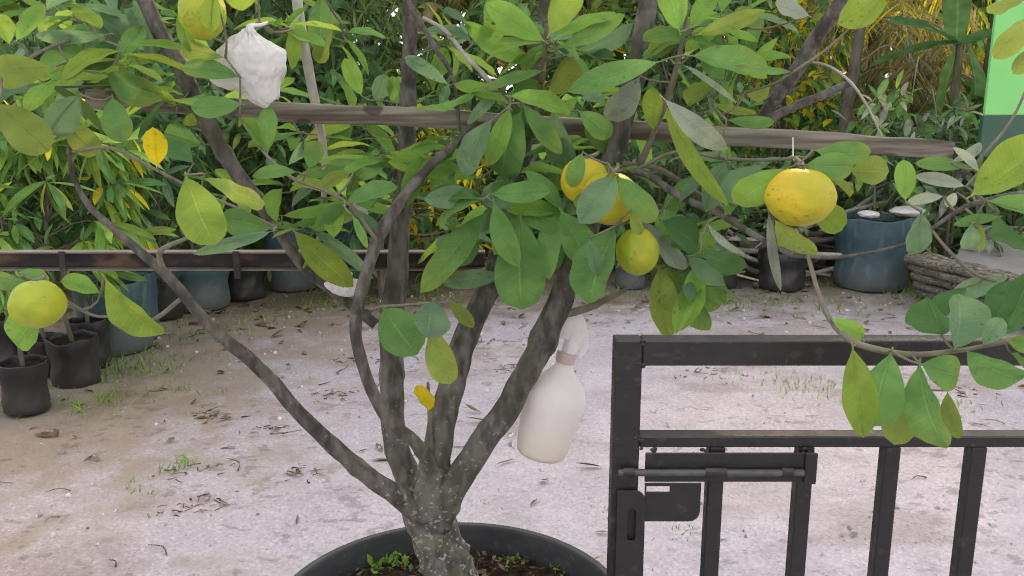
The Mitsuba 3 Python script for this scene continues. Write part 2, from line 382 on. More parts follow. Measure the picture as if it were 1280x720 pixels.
def leaves(base, dirs, nrm, L, W, cls, tone, curl=0.1, fold=0.25, shape=(.8, .55), nt=5, ns=2, petiole=0.0, wave=0.0, rng=None, side_curl=0.0):
    """n leaf blades as arrays: vertices (n, k, 3), faces of one, uv (n, k, 2)."""
    base, dirs, nrm = (np.atleast_2d(np.asarray(x, float)) for x in (base, dirs, nrm))
    n = len(base)
    g = lambda x: np.broadcast_to(np.asarray(x, float), (n,))[:, None, None]
    dirs = unit(dirs)
    nrm = unit(nrm - dirs * (nrm * dirs).sum(1, keepdims=True))
    side = np.cross(dirs, nrm)
    t = np.linspace(0, 1, nt + 1)
    a, b = shape
    w = (np.maximum(t, 1e-6) ** a) * (np.maximum(1 - t, 0) ** b)
    tm = a / (a + b); w = w / (tm ** a * (1 - tm) ** b)
    w[0] = .05; w[-1] = .02
    tt = t.copy()
    if petiole:
        tt = np.concatenate([[-petiole], t]); w = np.concatenate([[.04], w]); t = np.concatenate([[0], t])
    s = np.linspace(-1, 1, ns + 1)
    S, TT = np.meshgrid(s, tt); Wd = np.repeat(w[:, None], ns + 1, 1)
    ph = (np.arange(n) * 2.399)[:, None, None]
    Lg, Wg = g(L), g(W)
    x = Lg * TT
    c = g(curl)
    up = Wg * Wd * .5 * np.abs(S) ** 1.3 * g(fold) - c * Lg * np.maximum(TT, 0) ** 2 - g(side_curl) * Wg * Wd * np.abs(S) ** 2.5
    if wave: up = up + wave * Wg * np.sin(TT * 15 + ph + S * 1.5) * np.abs(S) ** 1.5 * Wd
    x = x - .35 * c ** 2 * Lg * np.maximum(TT, 0) ** 3
    y = Wg * Wd * .5 * S + (.03 * Lg * np.sin(TT * 3 + ph) if petiole else 0)
    V = base[:, None, None] + x[..., None] * dirs[:, None, None] + y[..., None] * side[:, None, None] + up[..., None] * nrm[:, None, None]
    k = (np.broadcast_to(np.asarray(cls), (n,)).astype(int) * 8 + np.clip(np.broadcast_to(np.asarray(tone), (n,)).astype(int), 0, 7))
    u = np.clip(np.repeat(t[:, None], ns + 1, 1), .001, .999)[None] + 2.0 * k[:, None, None]
    uv = np.stack([u, np.broadcast_to((S * .5 + .5)[None], u.shape)], -1)
    r, q = len(tt), ns + 1
    i, j = np.meshgrid(np.arange(r - 1), np.arange(ns), indexing='ij')
    f = np.stack([i * q + j, i * q + j + 1, (i + 1) * q + j + 1, (i + 1) * q + j], -1).reshape(-1, 4)
    f = np.vstack([f[:, [0, 1, 2]], f[:, [0, 2, 3]]])
    return V.reshape(n, -1, 3), f, uv.reshape(n, -1, 2)


def flat(V, f, uv):
    n, k = V.shape[:2]
    return (V.reshape(-1, 3), (f[None] + (np.arange(n) * k)[:, None, None]).reshape(-1, 3)), uv.reshape(-1, 2)


# ------------------------------------------------------------------ ground
def zground(x, y):
    q = np.stack([x * .8, y * .8, 0 * x], -1)
    h = (vfbm(q, 3, 4) - .5) * .05 + (vfbm(q * 7, 2, 8) - .5) * .022
    return h * np.clip((y - .2) / 2, 0.1, 1)


xs = np.concatenate([np.linspace(-120, -7, 14), np.linspace(-6.6, 6.6, 190), np.linspace(7, 120, 14)])
ys = np.concatenate([np.linspace(-30, 0.6, 12), np.linspace(.8, 9, 150), np.linspace(9.5, 150, 18)])
gx, gy = np.meshgrid(xs, ys)
gz = np.where((np.abs(gx) < 7) & (gy > 0) & (gy < 10), zground(gx, gy), 0.0)
nx = len(xs)
ii, jj = np.meshgrid(np.arange(len(ys) - 1), np.arange(nx - 1), indexing='ij')
gf = np.stack([ii * nx + jj, ii * nx + jj + 1, (ii + 1) * nx + jj + 1, (ii + 1) * nx + jj], -1).reshape(-1, 4)
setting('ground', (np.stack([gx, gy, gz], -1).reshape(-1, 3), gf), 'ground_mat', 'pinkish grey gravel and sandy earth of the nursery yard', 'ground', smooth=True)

rng = np.random.default_rng(11)
ico = trimesh.creation.icosphere(0)
iv, ifc = np.array(ico.vertices), np.array(ico.faces)


def scatter(n, xr, yr, keep=None):
    P = np.stack([rng.uniform(*xr, n), rng.uniform(*yr, n)], 1)
    if keep is not None: P = P[keep(P) > rng.random(n)]
    return P


P = scatter(5200, (-3.4, 3.4), (1.7, 6.2))
dens = vfbm(np.c_[P * .9, 0 * P[:, 0]], 3, 21)
P = P[dens > rng.uniform(.3, .75, len(P))]
sz = .0025 + .011 * rng.random(len(P)) ** 6
V = iv[None] * (sz[:, None, None] * rng.uniform(.6, 1.4, (len(P), 1, 3))) * (1 + .3 * rng.standard_normal((len(P), len(iv), 1)).clip(-1, 1))
V = V + np.c_[P, zground(P[:, 0], P[:, 1]) + sz * .15][:, None]
setting('gravel', (V.reshape(-1, 3), (ifc[None] + (np.arange(len(P)) * len(iv))[:, None, None]).reshape(-1, 3)), 'pebble_mat', 'loose pale pebbles strewn over the yard', 'gravel', kind='stuff')

# leaf litter and bits of stick, thicker to the left and the back
P = scatter(4200, (-4.2, 4.5), (2.0, 8.5))
w = np.clip(.006 + .45 * (P[:, 1] > 5.1) + .35 * np.clip(-P[:, 0] - .9, 0, 1) * (P[:, 1] > 3) + .25 * (vfbm(np.c_[P * 1.7, 0 * P[:, 0]], 2, 5) > .58), 0, 1)
P = P[w > rng.random(len(P))]
n = len(P)
az = rng.uniform(0, 2 * np.pi, n)
lv = leaves(np.c_[P, zground(P[:, 0], P[:, 1]) + .006], np.c_[np.cos(az), np.sin(az), rng.uniform(-.05, .25, n)], np.c_[rng.normal(0, .35, n), rng.normal(0, .35, n), np.ones(n)],
            rng.uniform(.02, .11, n), rng.uniform(.008, .04, n), DRY, rng.integers(0, 5, n), curl=rng.uniform(-.2, .3, n), nt=3)
m, uv = flat(*lv)
setting('leaf_litter', m, 'litter_mat', 'brown dead leaves and scraps scattered over the earth', 'leaf litter', kind='stuff')
sticks = []
heaps = [(235, 642, .10, 40), (372, 594, .05, 16), (415, 496, .07, 26), (255, 523, .09, 34), (330, 540, .08, 20), (640, 462, .09, 26), (690, 470, .06, 12), (610, 430, .12, 30), (450, 450, .10, 24), (880, 470, .12, 20), (1210, 490, .1, 14), (230, 595, .1, 14)]
for (px, py, r_, n_) in heaps:
    g = ground(px, py)
    for k in range(n_):
        p0 = g + np.array([rng.normal(0, r_ * .8), rng.normal(0, r_ * .5), .006 + .012 * rng.random()]); a, L = rng.normal(0, .9), rng.uniform(.012, .05)
        d = np.array([math.cos(a), math.sin(a), rng.normal(0, .1)])
        sticks.append(tube(np.array([p0, p0 + d * L * .5 + rng.normal(0, .004, 3), p0 + d * L]), np.array([.0030, .0026, .0015]) * rng.uniform(.5, 1.3), 4))
for k in range(150):
    x, y = rng.uniform(-3.2, 3.2), rng.uniform(2.2, 6.2)
    if rng.random() > .12 + .6 * (x < -.6) + .3 * (y > 5): continue
    a, L = rng.uniform(0, 6.28), rng.uniform(.03, .14)
    p0 = np.array([x, y, zground(np.array([x]), np.array([y]))[0] + .004])
    pts = spline([p0, p0 + [L * .5 * math.cos(a), L * .5 * math.sin(a), .006], p0 + [L * math.cos(a + .4), L * math.sin(a + .4), .004]], 5)
    sticks.append(tube(pts, np.linspace(.003, .0015, 5), 4))
setting('twig_litter', join(sticks), 'litter_mat', 'short dark twigs lying about on the gravel', 'twigs', kind='stuff')


def grass(spots, name, label, cls=(FRE, MID, YGR, OLI)):
    B, D, Ls = [], [], []
    for (x, y, r, n, h) in spots:
        q = rng.normal(0, r, (n, 2)) + [x, y]
        B.append(np.c_[q, zground(q[:, 0], q[:, 1]) - .004])
        D.append(np.c_[rng.normal(0, .5, (n, 2)), np.ones(n)]); Ls.append(rng.uniform(.4, 1, n) * h)
    B, D, Ls = np.vstack(B), np.vstack(D), np.concatenate(Ls)
    n = len(B)
    m, uv = flat(*leaves(B, D, np.c_[rng.normal(0, 1, (n, 2)), .4 * np.ones(n)], Ls, .07 * Ls + .003, rng.choice(cls, n), rng.integers(1, 7, n), curl=rng.uniform(.1, .5, n), shape=(.3, .9), nt=3))
    setting(name, m, 'far_leaf_mat', label, 'grass', kind='stuff', uv=uv)


sp = []
for (px, py, r, n, h) in [(228, 582, .035, 45, .05), (180, 610, .05, 24, .04), (35, 508, .06, 70, .09), (115, 512, .07, 50, .09), (870, 668, .05, 30, .025), (590, 632, .05, 30, .02),
                          (1010, 482, .12, 160, .04), (930, 470, .1, 70, .03), (1180, 500, .1, 40, .05), (150, 462, .12, 110, .09), (270, 420, .14, 70, .07), (330, 395, .15, 70, .06), (760, 640, .04, 14, .02)]:
    g = ground(px, py); sp.append((g[0], g[1], r, n, h))
for k in range(40):
    g = ground(rng.uniform(60, 260), rng.uniform(400, 500)); sp.append((g[0], g[1], .06, 18, .05))
for k in range(44):
    g = ground(rng.uniform(330, 1260), rng.uniform(352, 385)); sp.append((g[0], g[1], .12, 45, .07))
grass(sp, 'grass_tufts', 'small tufts of weedy grass growing in the yard')

# ------------------------------------------------------------------ far woodland, trees and shrubs behind the yard
def plant(key, rng, base, H, R, L, W, twigs, per, cls, low=.25, stem_r=.015, style='spray', droop=.35, stems=1, split=0, tone=(1, 6), lean=(0, 0), shape=(.8, .7), nt=4, twig_up=.5, bark='far_bark'):
    """stems and foliage of one bush or young tree, as parts of key"""
    base = np.asarray(base, float)
    tubes, B, D, N, LL = [], [], [], [], []
    axes = []
    for s in range(stems):
        a = s * 2.4 + rng.uniform(0, 6)
        sp = (0 if stems == 1 else .35 * R)
        top = base + [lean[0] * H + sp * math.cos(a), lean[1] * H + sp * math.sin(a), H * rng.uniform(.86, .97)]
        mid = (base + top) / 2 + rng.normal(0, .03 * H, 3) * [1, 1, 0]
        ax = spline([base, mid, top], 14); axes.append(ax)
        tubes.append(tube(ax, np.linspace(stem_r, stem_r * .3, 14), 7))
    for k in range(twigs):
        ax = axes[k % stems]
        h = low + (1 - low) * ((k + rng.random()) / twigs) ** .8
        o = ax[min(13, int(h * 13.5))]
        az = k * 2.399 + rng.normal(0, .3)
        ext = R * (.35 + .65 * math.sin(math.pi * min(1, .12 + .80 * (h - low) / (1 - low + 1e-6))) ** .7) * rng.uniform(.7, 1.15)
        el = rng.normal(twig_up, .22) + .5 * (h - .5)
        d = np.array([math.cos(az) * math.cos(el), math.sin(az) * math.cos(el), math.sin(el)])
        e = o + d * ext + [0, 0, -.12 * ext]
        tw = spline([o, o + d * ext * .5 + [0, 0, .03 * ext], e], 6)
        tubes.append(tube(tw, np.linspace(stem_r * .3 + .001, .0018, 6), 5))
        lo = .25 if style == 'spray' else .72
        f = np.sort(rng.uniform(lo, 1, per)); f[-1] = 1
        pts = np.stack([np.interp(f * 5, np.arange(6), tw[:, c]) for c in range(3)], 1)
        td = unit(e - tw[2])
        ph = np.arange(per) * 2.399 + rng.uniform(0, 6)
        s1 = unit(np.cross(td, [0, 0, 1])); s2 = np.cross(s1, td)
        rad = np.cos(ph)[:, None] * s1 + np.sin(ph)[:, None] * s2
        dd = unit(td * rng.uniform(.3, .8, (per, 1)) + rad * .9 + np.array([0, 0, -droop]) + rng.normal(0, .15, (per, 3)))
        B.append(pts); D.append(dd)
        N.append(np.array([0, 0, 1.0]) + rng.normal(0, .35, (per, 3)) + td * -.2)
        LL.append(L * rng.uniform(.55, 1.15, per))
    B, D, N, LL = np.vstack(B), np.vstack(D), np.vstack(N), np.concatenate(LL)
    n = len(B)
    V, f, uv = leaves(B, D, N, LL, LL / L * W * rng.uniform(.8, 1.2, n), rng.choice(cls, n), rng.integers(tone[0], tone[1] + 1, n), curl=rng.uniform(0, .35, n), fold=.3, shape=shape, nt=nt)
    part(key, 'stem', join(tubes), bark, True)
    if split:
        order = np.argsort(B[:, 1] + rng.normal(0, .05, n))
        for i in order[:split]: part(key, 'leaf', (V[i], f), 'far_leaf_mat', True, uv=uv[i])
        V, uv = V[order[split:]], uv[order[split:]]
    if len(V):
        m, u = flat(V, f, uv)
        part(key, 'foliage', m, 'far_leaf_mat', False, stuff=True, uv=u)


# the far-off wood: one mass of leaves
rng = np.random.default_rng(5)
n = 34000
X = rng.uniform(-14, 14, n); Yw = rng.uniform(11.0, 16.5, n) + .02 * X ** 2; Z = rng.uniform(0, 4.9, n)
keep = vfbm(np.c_[X * .55, Yw * .55, Z * .55], 3, 3) > np.where(Z > 1.7, .42, .34)
X, Yw, Z = X[keep], Yw[keep], Z[keep]; n = len(X)
patch = vfbm(np.c_[X * .4, Yw * .3, Z * .6], 2, 30)
cl = np.where(patch > .60, rng.choice([YGR, FRE, YEL, DRY], n), np.where(patch > .5, rng.choice([MID, FRE, OLI], n), rng.choice([DRK, MID, DRK], n)))
m, uv = flat(*leaves(np.c_[X, Yw, Z], rng.normal(0, 1, (n, 3)) + [0, -.3, -.4], rng.normal(0, .6, (n, 3)) + [0, -.4, 1], rng.uniform(.25, .55, n), rng.uniform(.09, .24, n), cl, rng.integers(1, 7, n), curl=.2, nt=3))
setting('woodland', m, 'far_leaf_mat', 'dense green wood closing off the yard at the back', 'woodland', kind='stuff', uv=uv)

TREES = [  # px of the trunk at the horizon, Y, height, crown radius, trunk radius, classes, label
    (40, 9.6, 5.2, 1.7, .07, (DRK, MID, FRE), 'tall green tree behind the shrubs at the far left'),
    (300, 8.8, 4.8, 1.5, .06, (MID, DRK, OLI), 'tall leafy tree behind the white fruit bag'),
    (585, 9.4, 4.9, 1.4, .055, (OLI, MID, DRY), 'thin tree with brownish leaves behind the middle of the potted tree'),
    (880, 8.6, 4.6, 1.5, .06, (DRK, MID, BLU), 'dark leafed tree behind the right half of the potted tree'),
    (1040, 7.0, 5.2, 1.1, .055, (MID, OLI, YGR), 'slim grey trunked tree just left of the dry golden palm fronds'),
    (1220, 7.6, 5.6, 1.2, .075, (MID, FRE, DRK), 'mossy trunked tree beside the left edge of the green board'),
]
for px, Y, H, R, tr, cls, lab in TREES:
    b = at(px, 116, Y); b[2] = 0
    t = thing('background_tree', lab, 'tree')
    rng = np.random.default_rng(int(px) + 3)
    plant(t, rng, b, H, R, .24, .10, 105, 11, cls, low=.36 if px < 1000 else .52, stem_r=tr, nt=3, tone=(0, 6), lean=(.01, 0))

SHRUBS = [  # px, Y, H, R, leaf L, W, twigs, per, classes, style, label
    (15, 6.3, 2.6, .75, .20, .070, 46, 9, (MID, FRE, YGR), 'rosette', 'pale green shrub at the left edge behind the yellow green potted plant'),
    (105, 7.0, 2.9, .8, .19, .060, 44, 9, (DRK, MID, OLI), 'spray', 'tall dark green shrub behind the lance leaved potted plants'),
    (205, 6.2, 2.5, .7, .17, .055, 44, 9, (MID, BLU, FRE), 'spray', 'mid green shrub left of the slanting dark limb'),
    (290, 7.3, 2.9, .8, .18, .06, 44, 9, (FRE, MID, YGR), 'rosette', 'bright green shrub below the white fruit bag'),
    (365, 6.6, 2.5, .65, .17, .055, 40, 9, (DRK, BLU, MID), 'spray', 'dark shrub behind the pale slanting limb'),
    (440, 7.2, 2.8, .75, .20, .022, 60, 12, (BLU, MID, OLI), 'spray', 'feathery narrow leaved shrub left of the upright stem'),
    (470, 6.0, 1.45, .5, .14, .045, 34, 9, (MID, DRK), 'spray', 'low dark shrub behind the fork of the potted tree'),
    (535, 6.6, 1.2, .5, .15, .035, 40, 10, (YEL, YGR, YEL), 'spray', 'shrub with sunny yellow leaves right of the upright stem'),
    (640, 6.9, 2.3, .7, .18, .06, 40, 9, (DRK, MID), 'rosette', 'deep green shrub hidden behind the middle of the potted tree'),
    (715, 7.6, 2.6, .7, .17, .05, 38, 9, (MID, OLI, FRE), 'spray', 'olive green shrub between the two thick limbs'),
    (820, 6.6, 2.1, .6, .15, .045, 36, 9, (DRK, BLU, MID), 'spray', 'dark shrub behind the small hanging fruit'),
    (900, 7.1, 2.4, .7, .16, .03, 44, 10, (FRE, MID, BLU), 'spray', 'light green narrow leaved shrub left of the slanting right limb'),
    (985, 7.8, 2.2, .6, .15, .05, 36, 9, (YGR, YEL, FRE), 'spray', 'yellow green shrub under the stick that leans on the batten'),
    (1130, 6.9, 1.2, .5, .14, .045, 30, 9, (MID, BLU, PAL), 'spray', 'low grey green shrub behind the large teal grow bag'),
    (1195, 6.4, 1.25, .45, .15, .04, 30, 9, (PAL, BLU, MID), 'spray', 'pale leaved shrub right of the large teal grow bag'),
    (1290, 6.8, 1.4, .6, .16, .055, 34, 9, (DRK, MID), 'rosette', 'dark shrub below the green board at the right edge'),
    (-60, 7.4, 3.0, .9, .20, .07, 44, 9, (MID, DRK), 'rosette', 'dark green shrub cut off by the left edge'),
]
for px, Y, H, R, L, W, tw, per, cls, style, lab in SHRUBS:
    b = at(px, 200, Y); b[2] = 0
    t = thing('shrub', lab, 'shrub')
    rng = np.random.default_rng(int(px * 7 + 5000))
    plant(t, rng, b, H, R, L * 1.08, W * 1.22, int(tw * 1.5), per, cls, low=.06, stem_r=.02, style=style, stems=3, nt=3, tone=(0, 6))


# low undergrowth filling the space under and between the shrubs
rng = np.random.default_rng(14)
n = 15000
X = rng.uniform(-6, 7, n); Yw = rng.uniform(6.9, 10, n); Z = rng.uniform(0, 1, n) ** 1.3 * (.35 + 1.5 * vfbm(np.c_[X * .8, Yw * .8, 0 * X], 2, 41)) * np.clip((Yw - 6.5) * .8, .25, 1.2)
cl = np.where(vfbm(np.c_[X, Yw, Z], 2, 12) > .52, rng.choice([MID, FRE, OLI, BLU], n), rng.choice([DRK, MID, DRK], n))
m, uv = flat(*leaves(np.c_[X, Yw, Z], rng.normal(0, 1, (n, 3)) + [0, -.3, .2], rng.normal(0, .5, (n, 3)) + [0, -.3, 1], rng.uniform(.10, .24, n), rng.uniform(.035, .09, n), cl, rng.integers(0, 6, n), curl=.2, nt=3))
setting('undergrowth', m, 'far_leaf_mat', 'dense weedy undergrowth below the shrubs along the back', 'undergrowth', kind='stuff', uv=uv)


def palm(px, py, Y, n, L, cls, lab, name, width=.05, leaflets=26, tone=(2, 7), base_z=None, el0=.9):
    rng = np.random.default_rng(int(px) + 77)
    c = at(px, py, Y)
    t = thing(name, lab, 'palm')
    trunk = np.array([c * [1, 1, 0], c * [1, 1, .5] + [.03, 0, 0], c])
    part(t, 'trunk', tube(spline(trunk, 12), np.linspace(.09, .06, 12), 9, .25, 3, 25), 'far_bark', True)
    for k in range(n):
        az = k * 2.399; el = el0 - 1.3 * k / n + rng.normal(0, .1)
        d = np.array([math.cos(az) * math.cos(el), math.sin(az) * math.cos(el), math.sin(el)])
        l = L * rng.uniform(.75, 1.1)
        sag = l * (.45 + .2 * rng.random())
        rib = spline([c, c + d * l * .5, c + d * l * .95 + [0, 0, -sag]], 14)
        ts = np.linspace(.15, 1, leaflets)
        pts = np.stack([np.interp(ts * 13, np.arange(14), rib[:, q]) for q in range(3)], 1)
        tang = unit(np.gradient(pts, axis=0)); s = unit(np.cross(tang, [0, 0, 1.0]))
        B = np.vstack([pts, pts]); D = np.vstack([tang * .55 + s, tang * .55 - s]) + [0, 0, -.45] + rng.normal(0, .12, (2 * leaflets, 3))
        Ls = l * .30 * np.tile(np.sin(np.pi * np.clip(ts * .85 + .1, 0, 1)) ** .6, 2)
        m, uv = flat(*leaves(B, D, np.tile([0, 0, 1.0], (2 * leaflets, 1)) + rng.normal(0, .3, (2 * leaflets, 3)), Ls, width * Ls ** .3 * .6, rng.choice(cls, 2 * leaflets), rng.integers(tone[0], tone[1] + 1, 2 * leaflets), curl=.3, shape=(.3, .8), nt=3))
        fr = part(t, 'frond', m, 'far_leaf_mat', False, uv=uv)
        part(fr, 'rib', tube(rib, np.linspace(.012, .003, 14), 5), 'pale_bark', True)


palm(1095, 20, 9.0, 26, 1.5, (DRY, YEL, DRY, OLI), 'dry golden palm with ragged fronds left of the green board', 'dry_palm')
palm(1150, 95, 8.0, 16, .9, (DRY, DRY, OLI), 'low withered brown palm under the golden palm fronds', 'withered_palm', tone=(0, 4))
palm(560, -10, 9.6, 16, 1.4, (DRY, OLI, YGR), 'brown and olive palm high behind the top of the potted tree', 'olive_palm', tone=(0, 4))

# banana-like plant with broad dark blades
rng = np.random.default_rng(9)
t = thing('banana_plant', 'dark broad bladed banana plant in front of the mossy trunk', 'banana plant')
b = at(1185, 200, 6.9); b[2] = 0
top = at(1200, 55, 6.9)
ax = spline([b, (b + top) / 2, top], 10)
part(t, 'stem', tube(ax, np.linspace(.06, .025, 10), 9), 'far_bark', True)
for (x, y) in [(1085, 72), (1165, 145), (1120, 15), (1260, 30), (1230, 130), (1190, -60)]:
    e = at(x, y, 6.9 + rng.uniform(-.35, .35)); o = ax[-1] + rng.normal(0, .02, 3)
    L = np.linalg.norm(e - o)
    V, f, uv = leaves([o], [e - o], [[rng.normal(0, .3), -.5, 1]], L, L * .27, DRK if x != 1165 else MID, rng.integers(3, 7), curl=.12, fold=.35, shape=(.5, .45), nt=12, ns=4, petiole=.02, wave=.05)
    part(t, 'blade', (V[0], f), 'far_leaf_mat', True, uv=uv[0])

# ------------------------------------------------------------------ potted plants in grow bags along the back and the left
def growbag(t, c, r, h, mat, seed, taper=.92):
    def wob(V):
        q = V * 9 + seed
        k = (vfbm(q, 3, seed) - .5) * (.30 if mat == 'black_bag' else .13) * r
        ang = np.arctan2(V[..., 1], V[..., 0])
        k = k + .018 * r * np.sin(ang * 17 + 6 * vnoise(q, seed)) * np.clip(V[..., 2:].squeeze(-1) / h, 0, 1)
        rad = np.linalg.norm(V[..., :2], axis=-1) + 1e-6
        V[..., :2] *= (1 + k / rad * (rad > .3 * r))[..., None]
        V[..., 2] += (V[..., 2] > .7 * h) * (vfbm(np.stack([np.cos(ang), np.sin(ang), 0 * ang], -1) * 1.5 + seed, 2) - .5) * .10 * h
        return V
    pr = [(.02, 0), (r * taper * .9, 0), (r * taper, .03 * h)] + [(r * (taper + (1 - taper) * s) * (1 + .03 * math.sin(9 * s)), h * s) for s in np.linspace(.12, .98, 9)] + [(r * 1.0, h), (r * .97, h * 1.005), (r * .95, h * .93), (r * .94, h * .84)]
    part(t, 'grow_bag', lathe(pr, c, 48, wob), mat, True)
    pr = [(r * .97 * s, h * .88 + .03 * h * (1 - s)) for s in np.linspace(1, .02, 6)]
    part(t, 'soil', lathe(pr, c, 24), 'soil_mat', True)


BAGS = [  # px centre, py of base, r px, height px, material, plant: (H, R, L, W, twigs, per, cls, style, droop, split), label
    (20, 522, 28, 62, 'black_bag', (.75, .25, .12, .04, 8, 5, (MID, FRE), 'spray', .4, 12), 'black plastic bag with a thin stemmed seedling at the left edge'),
    (82, 488, 30, 58, 'black_bag', (1.12, .50, .20, .044, 46, 12, (FRE, YGR, YGR, FRE, MID, FRE, FRE, MID, YGR, FRE, FRE, YEL), 'rosette', .9, 150), 'crumpled black bag with a drooping yellow green young tree'),
    (50, 474, 24, 46, 'black_bag', (.7, .3, .12, .04, 18, 8, (DRK, MID), 'spray', .4, 0), 'black bag squeezed behind the two front black bags at the left'),
    (4, 462, 30, 60, 'black_bag', (1.2, .45, .18, .045, 34, 10, (MID, FRE, DRK), 'rosette', .5, 0), 'tall black bag cut off by the left edge behind the seedling'),
    (200, 402, 22, 46, 'black_bag', (.9, .4, .14, .045, 26, 9, (DRK, MID), 'spray', .35, 0), 'black bag half hidden between the dark teal and squat teal grow bags'),
    (104, 466, 24, 60, 'black_bag', (.45, .2, .09, .03, 14, 6, (DRK, MID), 'spray', .3, 12), 'wrinkled black bag in front of the pale teal bag'),
    (128, 449, 46, 88, 'pale_teal_bag', (1.35, .50, .17, .042, 52, 11, (MID, DRK, BLU), 'rosette', .35, 120), 'big faded teal grow bag with a lance leaved plant at the left'),
    (164, 430, 26, 82, 'teal_bag', (1.30, .48, .17, .042, 46, 11, (BLU, MID, DRK), 'rosette', .35, 100), 'narrow dark teal grow bag tucked behind the faded one'),
    (236, 393, 40, 60, 'pale_teal_bag', (1.2, .4, .16, .04, 32, 9, (DRK, MID), 'spray', .35, 60), 'squat teal grow bag left of the lone black bag under the rail'),
    (300, 377, 27, 44, 'black_bag', (1.1, .4, .16, .045, 30, 8, (MID, DRK, OLI), 'spray', .3, 40), 'small black bag between two teal grow bags under the rail'),
    (360, 367, 33, 74, 'teal_bag', (1.3, .42, .16, .05, 34, 8, (DRK, MID), 'spray', .3, 40), 'teal grow bag behind the low limb left of the trunks'),
    (436, 356, 28, 78, 'teal_bag', (1.3, .4, .16, .05, 30, 8, (MID, DRK), 'spray', .3, 30), 'blue teal grow bag just left of the upright stem'),
    (790, 363, 20, 36, 'teal_bag', (.8, .3, .13, .045, 24, 8, (DRK, BLU), 'spray', .3, 0), 'small teal grow bag under the hanging fruits'),
    (908, 362, 17, 30, 'black_bag', (.7, .28, .12, .04, 20, 8, (MID, DRK), 'spray', .3, 0), 'small black bag half hidden under the leaves right of the fruits'),
    (985, 366, 30, 46, 'black_bag', (.6, .25, .13, .045, 16, 7, (MID, BLU), 'spray', .3, 0), 'greyish black bag left of the large teal grow bag'),
    (1105, 368, 47, 86, 'teal_bag', (.95, .3, .15, .05, 16, 6, (MID, FRE, PAL), 'spray', .3, 20), 'large teal grow bag with white foam on top at the right'),
]
for i, (px, py, rp, hp, mat, pl, lab) in enumerate(BAGS):
    g = ground(px, py)
    r = rp * pxm(g[1], py); g = g + [0, r, 0]; h = hp * pxm(g[1], py) / CP
    t = thing('potted_plant', lab, 'potted plant')
    growbag(t, g, r, h, mat, i + 1)
    rng = np.random.default_rng(300 + i)
    H, R, L, W, tw, per, cls, style, droop, split = pl
    plant(t, rng, g + [0, 0, h * .85], H, R, L, W, tw, per, cls, low=.3, stem_r=.012, style=style, droop=droop, split=split, tone=(1, 7), shape=(.8, .8), nt=5, lean=(.04 * math.sin(i * 2.1), -.03))
    if i == len(BAGS) - 1:
        foam = [(1137, 262, 26, 7), (1086, 266, 14, 5)]
        for q, (fx, fy, fw, fh) in enumerate(foam):
            s = trimesh.creation.icosphere(3)
            v = np.array(s.vertices); c = at(fx, fy + 2, g[1] - .10)
            v = v * [fw * .0054, .09, fh * .0056] * (1 + .35 * (vfbm(v * 2 + q * 5, 3) - .5))[:, None] + c
            k = thing('foam_chunk', ['bright white foam chunk on the right of the large teal grow bag', 'greyish foam chunk on the left of the large teal grow bag'][q], 'foam')
            part(k, 'slab', (v, np.array(s.faces)), 'foam', True)

# brush pile and logs behind, between the bags
rng = np.random.default_rng(21)
t = thing('brush_pile', 'heap of grey sticks and cut branches left of the large teal grow bag', 'brush pile')
for k in range(44):
    px, py = rng.uniform(850, 1050), rng.uniform(268, 345)
    Y = 6.5 + rng.uniform(-.15, .8)
    p0 = at(px, py, Y); L = rng.uniform(.3, 1.0); a = rng.normal(0, .5)
    p0[2] = max(p0[2], .03)
    d = np.array([math.cos(a), rng.normal(0, .3), math.sin(a) * .5])
    e = p0 + d * L; e[2] = max(e[2], .02); s = p0 - d * L * .4; s[2] = max(s[2], .02)
    part(t, 'stick', tube(spline([s, p0 + rng.normal(0, .02, 3), e], 8), np.linspace(.03, .012, 8) * rng.uniform(.5, 1.3), 6, .15, k), 'pale_bark' if rng.random() < .5 else 'far_bark', True)
# bamboo poles stacked on the right with a cement sheet on them
A, B_ = ground(1148, 372), ground(1345, 430)
for k in range(15):
    row, col = divmod(k, 3)
    off = unit(np.cross(B_ - A, [0, 0, 1]))
    p = A - off * (.07 * col - .03 * row) + [0, 0, .04 + .062 * row]; q = B_ - off * (.07 * col - .03 * row) + [0, 0, .04 + .062 * row]
    t = thing('pole', ['bottom', 'second', 'middle', 'fourth', 'top'][row] + ' row grey pole, ' + ['nearest the yard', 'in the centre', 'farthest back'][::-1][col] + ', in the stack at the right', 'pole', 'poles stacked at the right')
    u = np.linspace(0, 1, 12)[:, None]
    part(t, 'shaft', tube(p + (q - p) * u + rng.normal(0, .004, (12, 3)), .031 + .003 * np.sin(np.arange(12) * 2.2), 9, .08, k), 'weathered_wood', True)
c = [at(1188, 340, 5.75), at(1340, 356, 5.5), at(1350, 286, 6.7), at(1212, 283, 6.7)]
nn = unit(np.cross(c[1] - c[0], c[3] - c[0])) * .012
v = np.array([x - nn for x in c] + [x + nn for x in c])
m = trimesh.convex.convex_hull(v)
t = thing('cement_sheet', 'flat grey sheet leaning on the stacked poles at the right', 'sheet')
part(t, 'panel', m, 'cement')

# green board on posts at the right edge
Y = 5.6
x0 = at(1236, 100, Y)[0]
zb, zm, ztop = at(1235, 196, Y)[2], at(1235, 144, Y)[2], 2.5
t = thing('green_board', 'light green board with a dark green lower band at the right edge', 'board')
part(t, 'upper_panel', rbox([x0, Y, zm + .001], [x0 + 1.9, Y + .03, ztop], .003), 'light_green_paint')
part(t, 'lower_panel', rbox([x0 - .01, Y - .006, zb], [x0 + 1.9, Y + .036, zm - .001], .003), 'dark_green_paint')
for x in (x0 + .5, x0 + 1.7): part(t, 'post', rbox([x, Y + .04, -.02], [x + .07, Y + .11, ztop - .1], .004), 'weathered_wood')

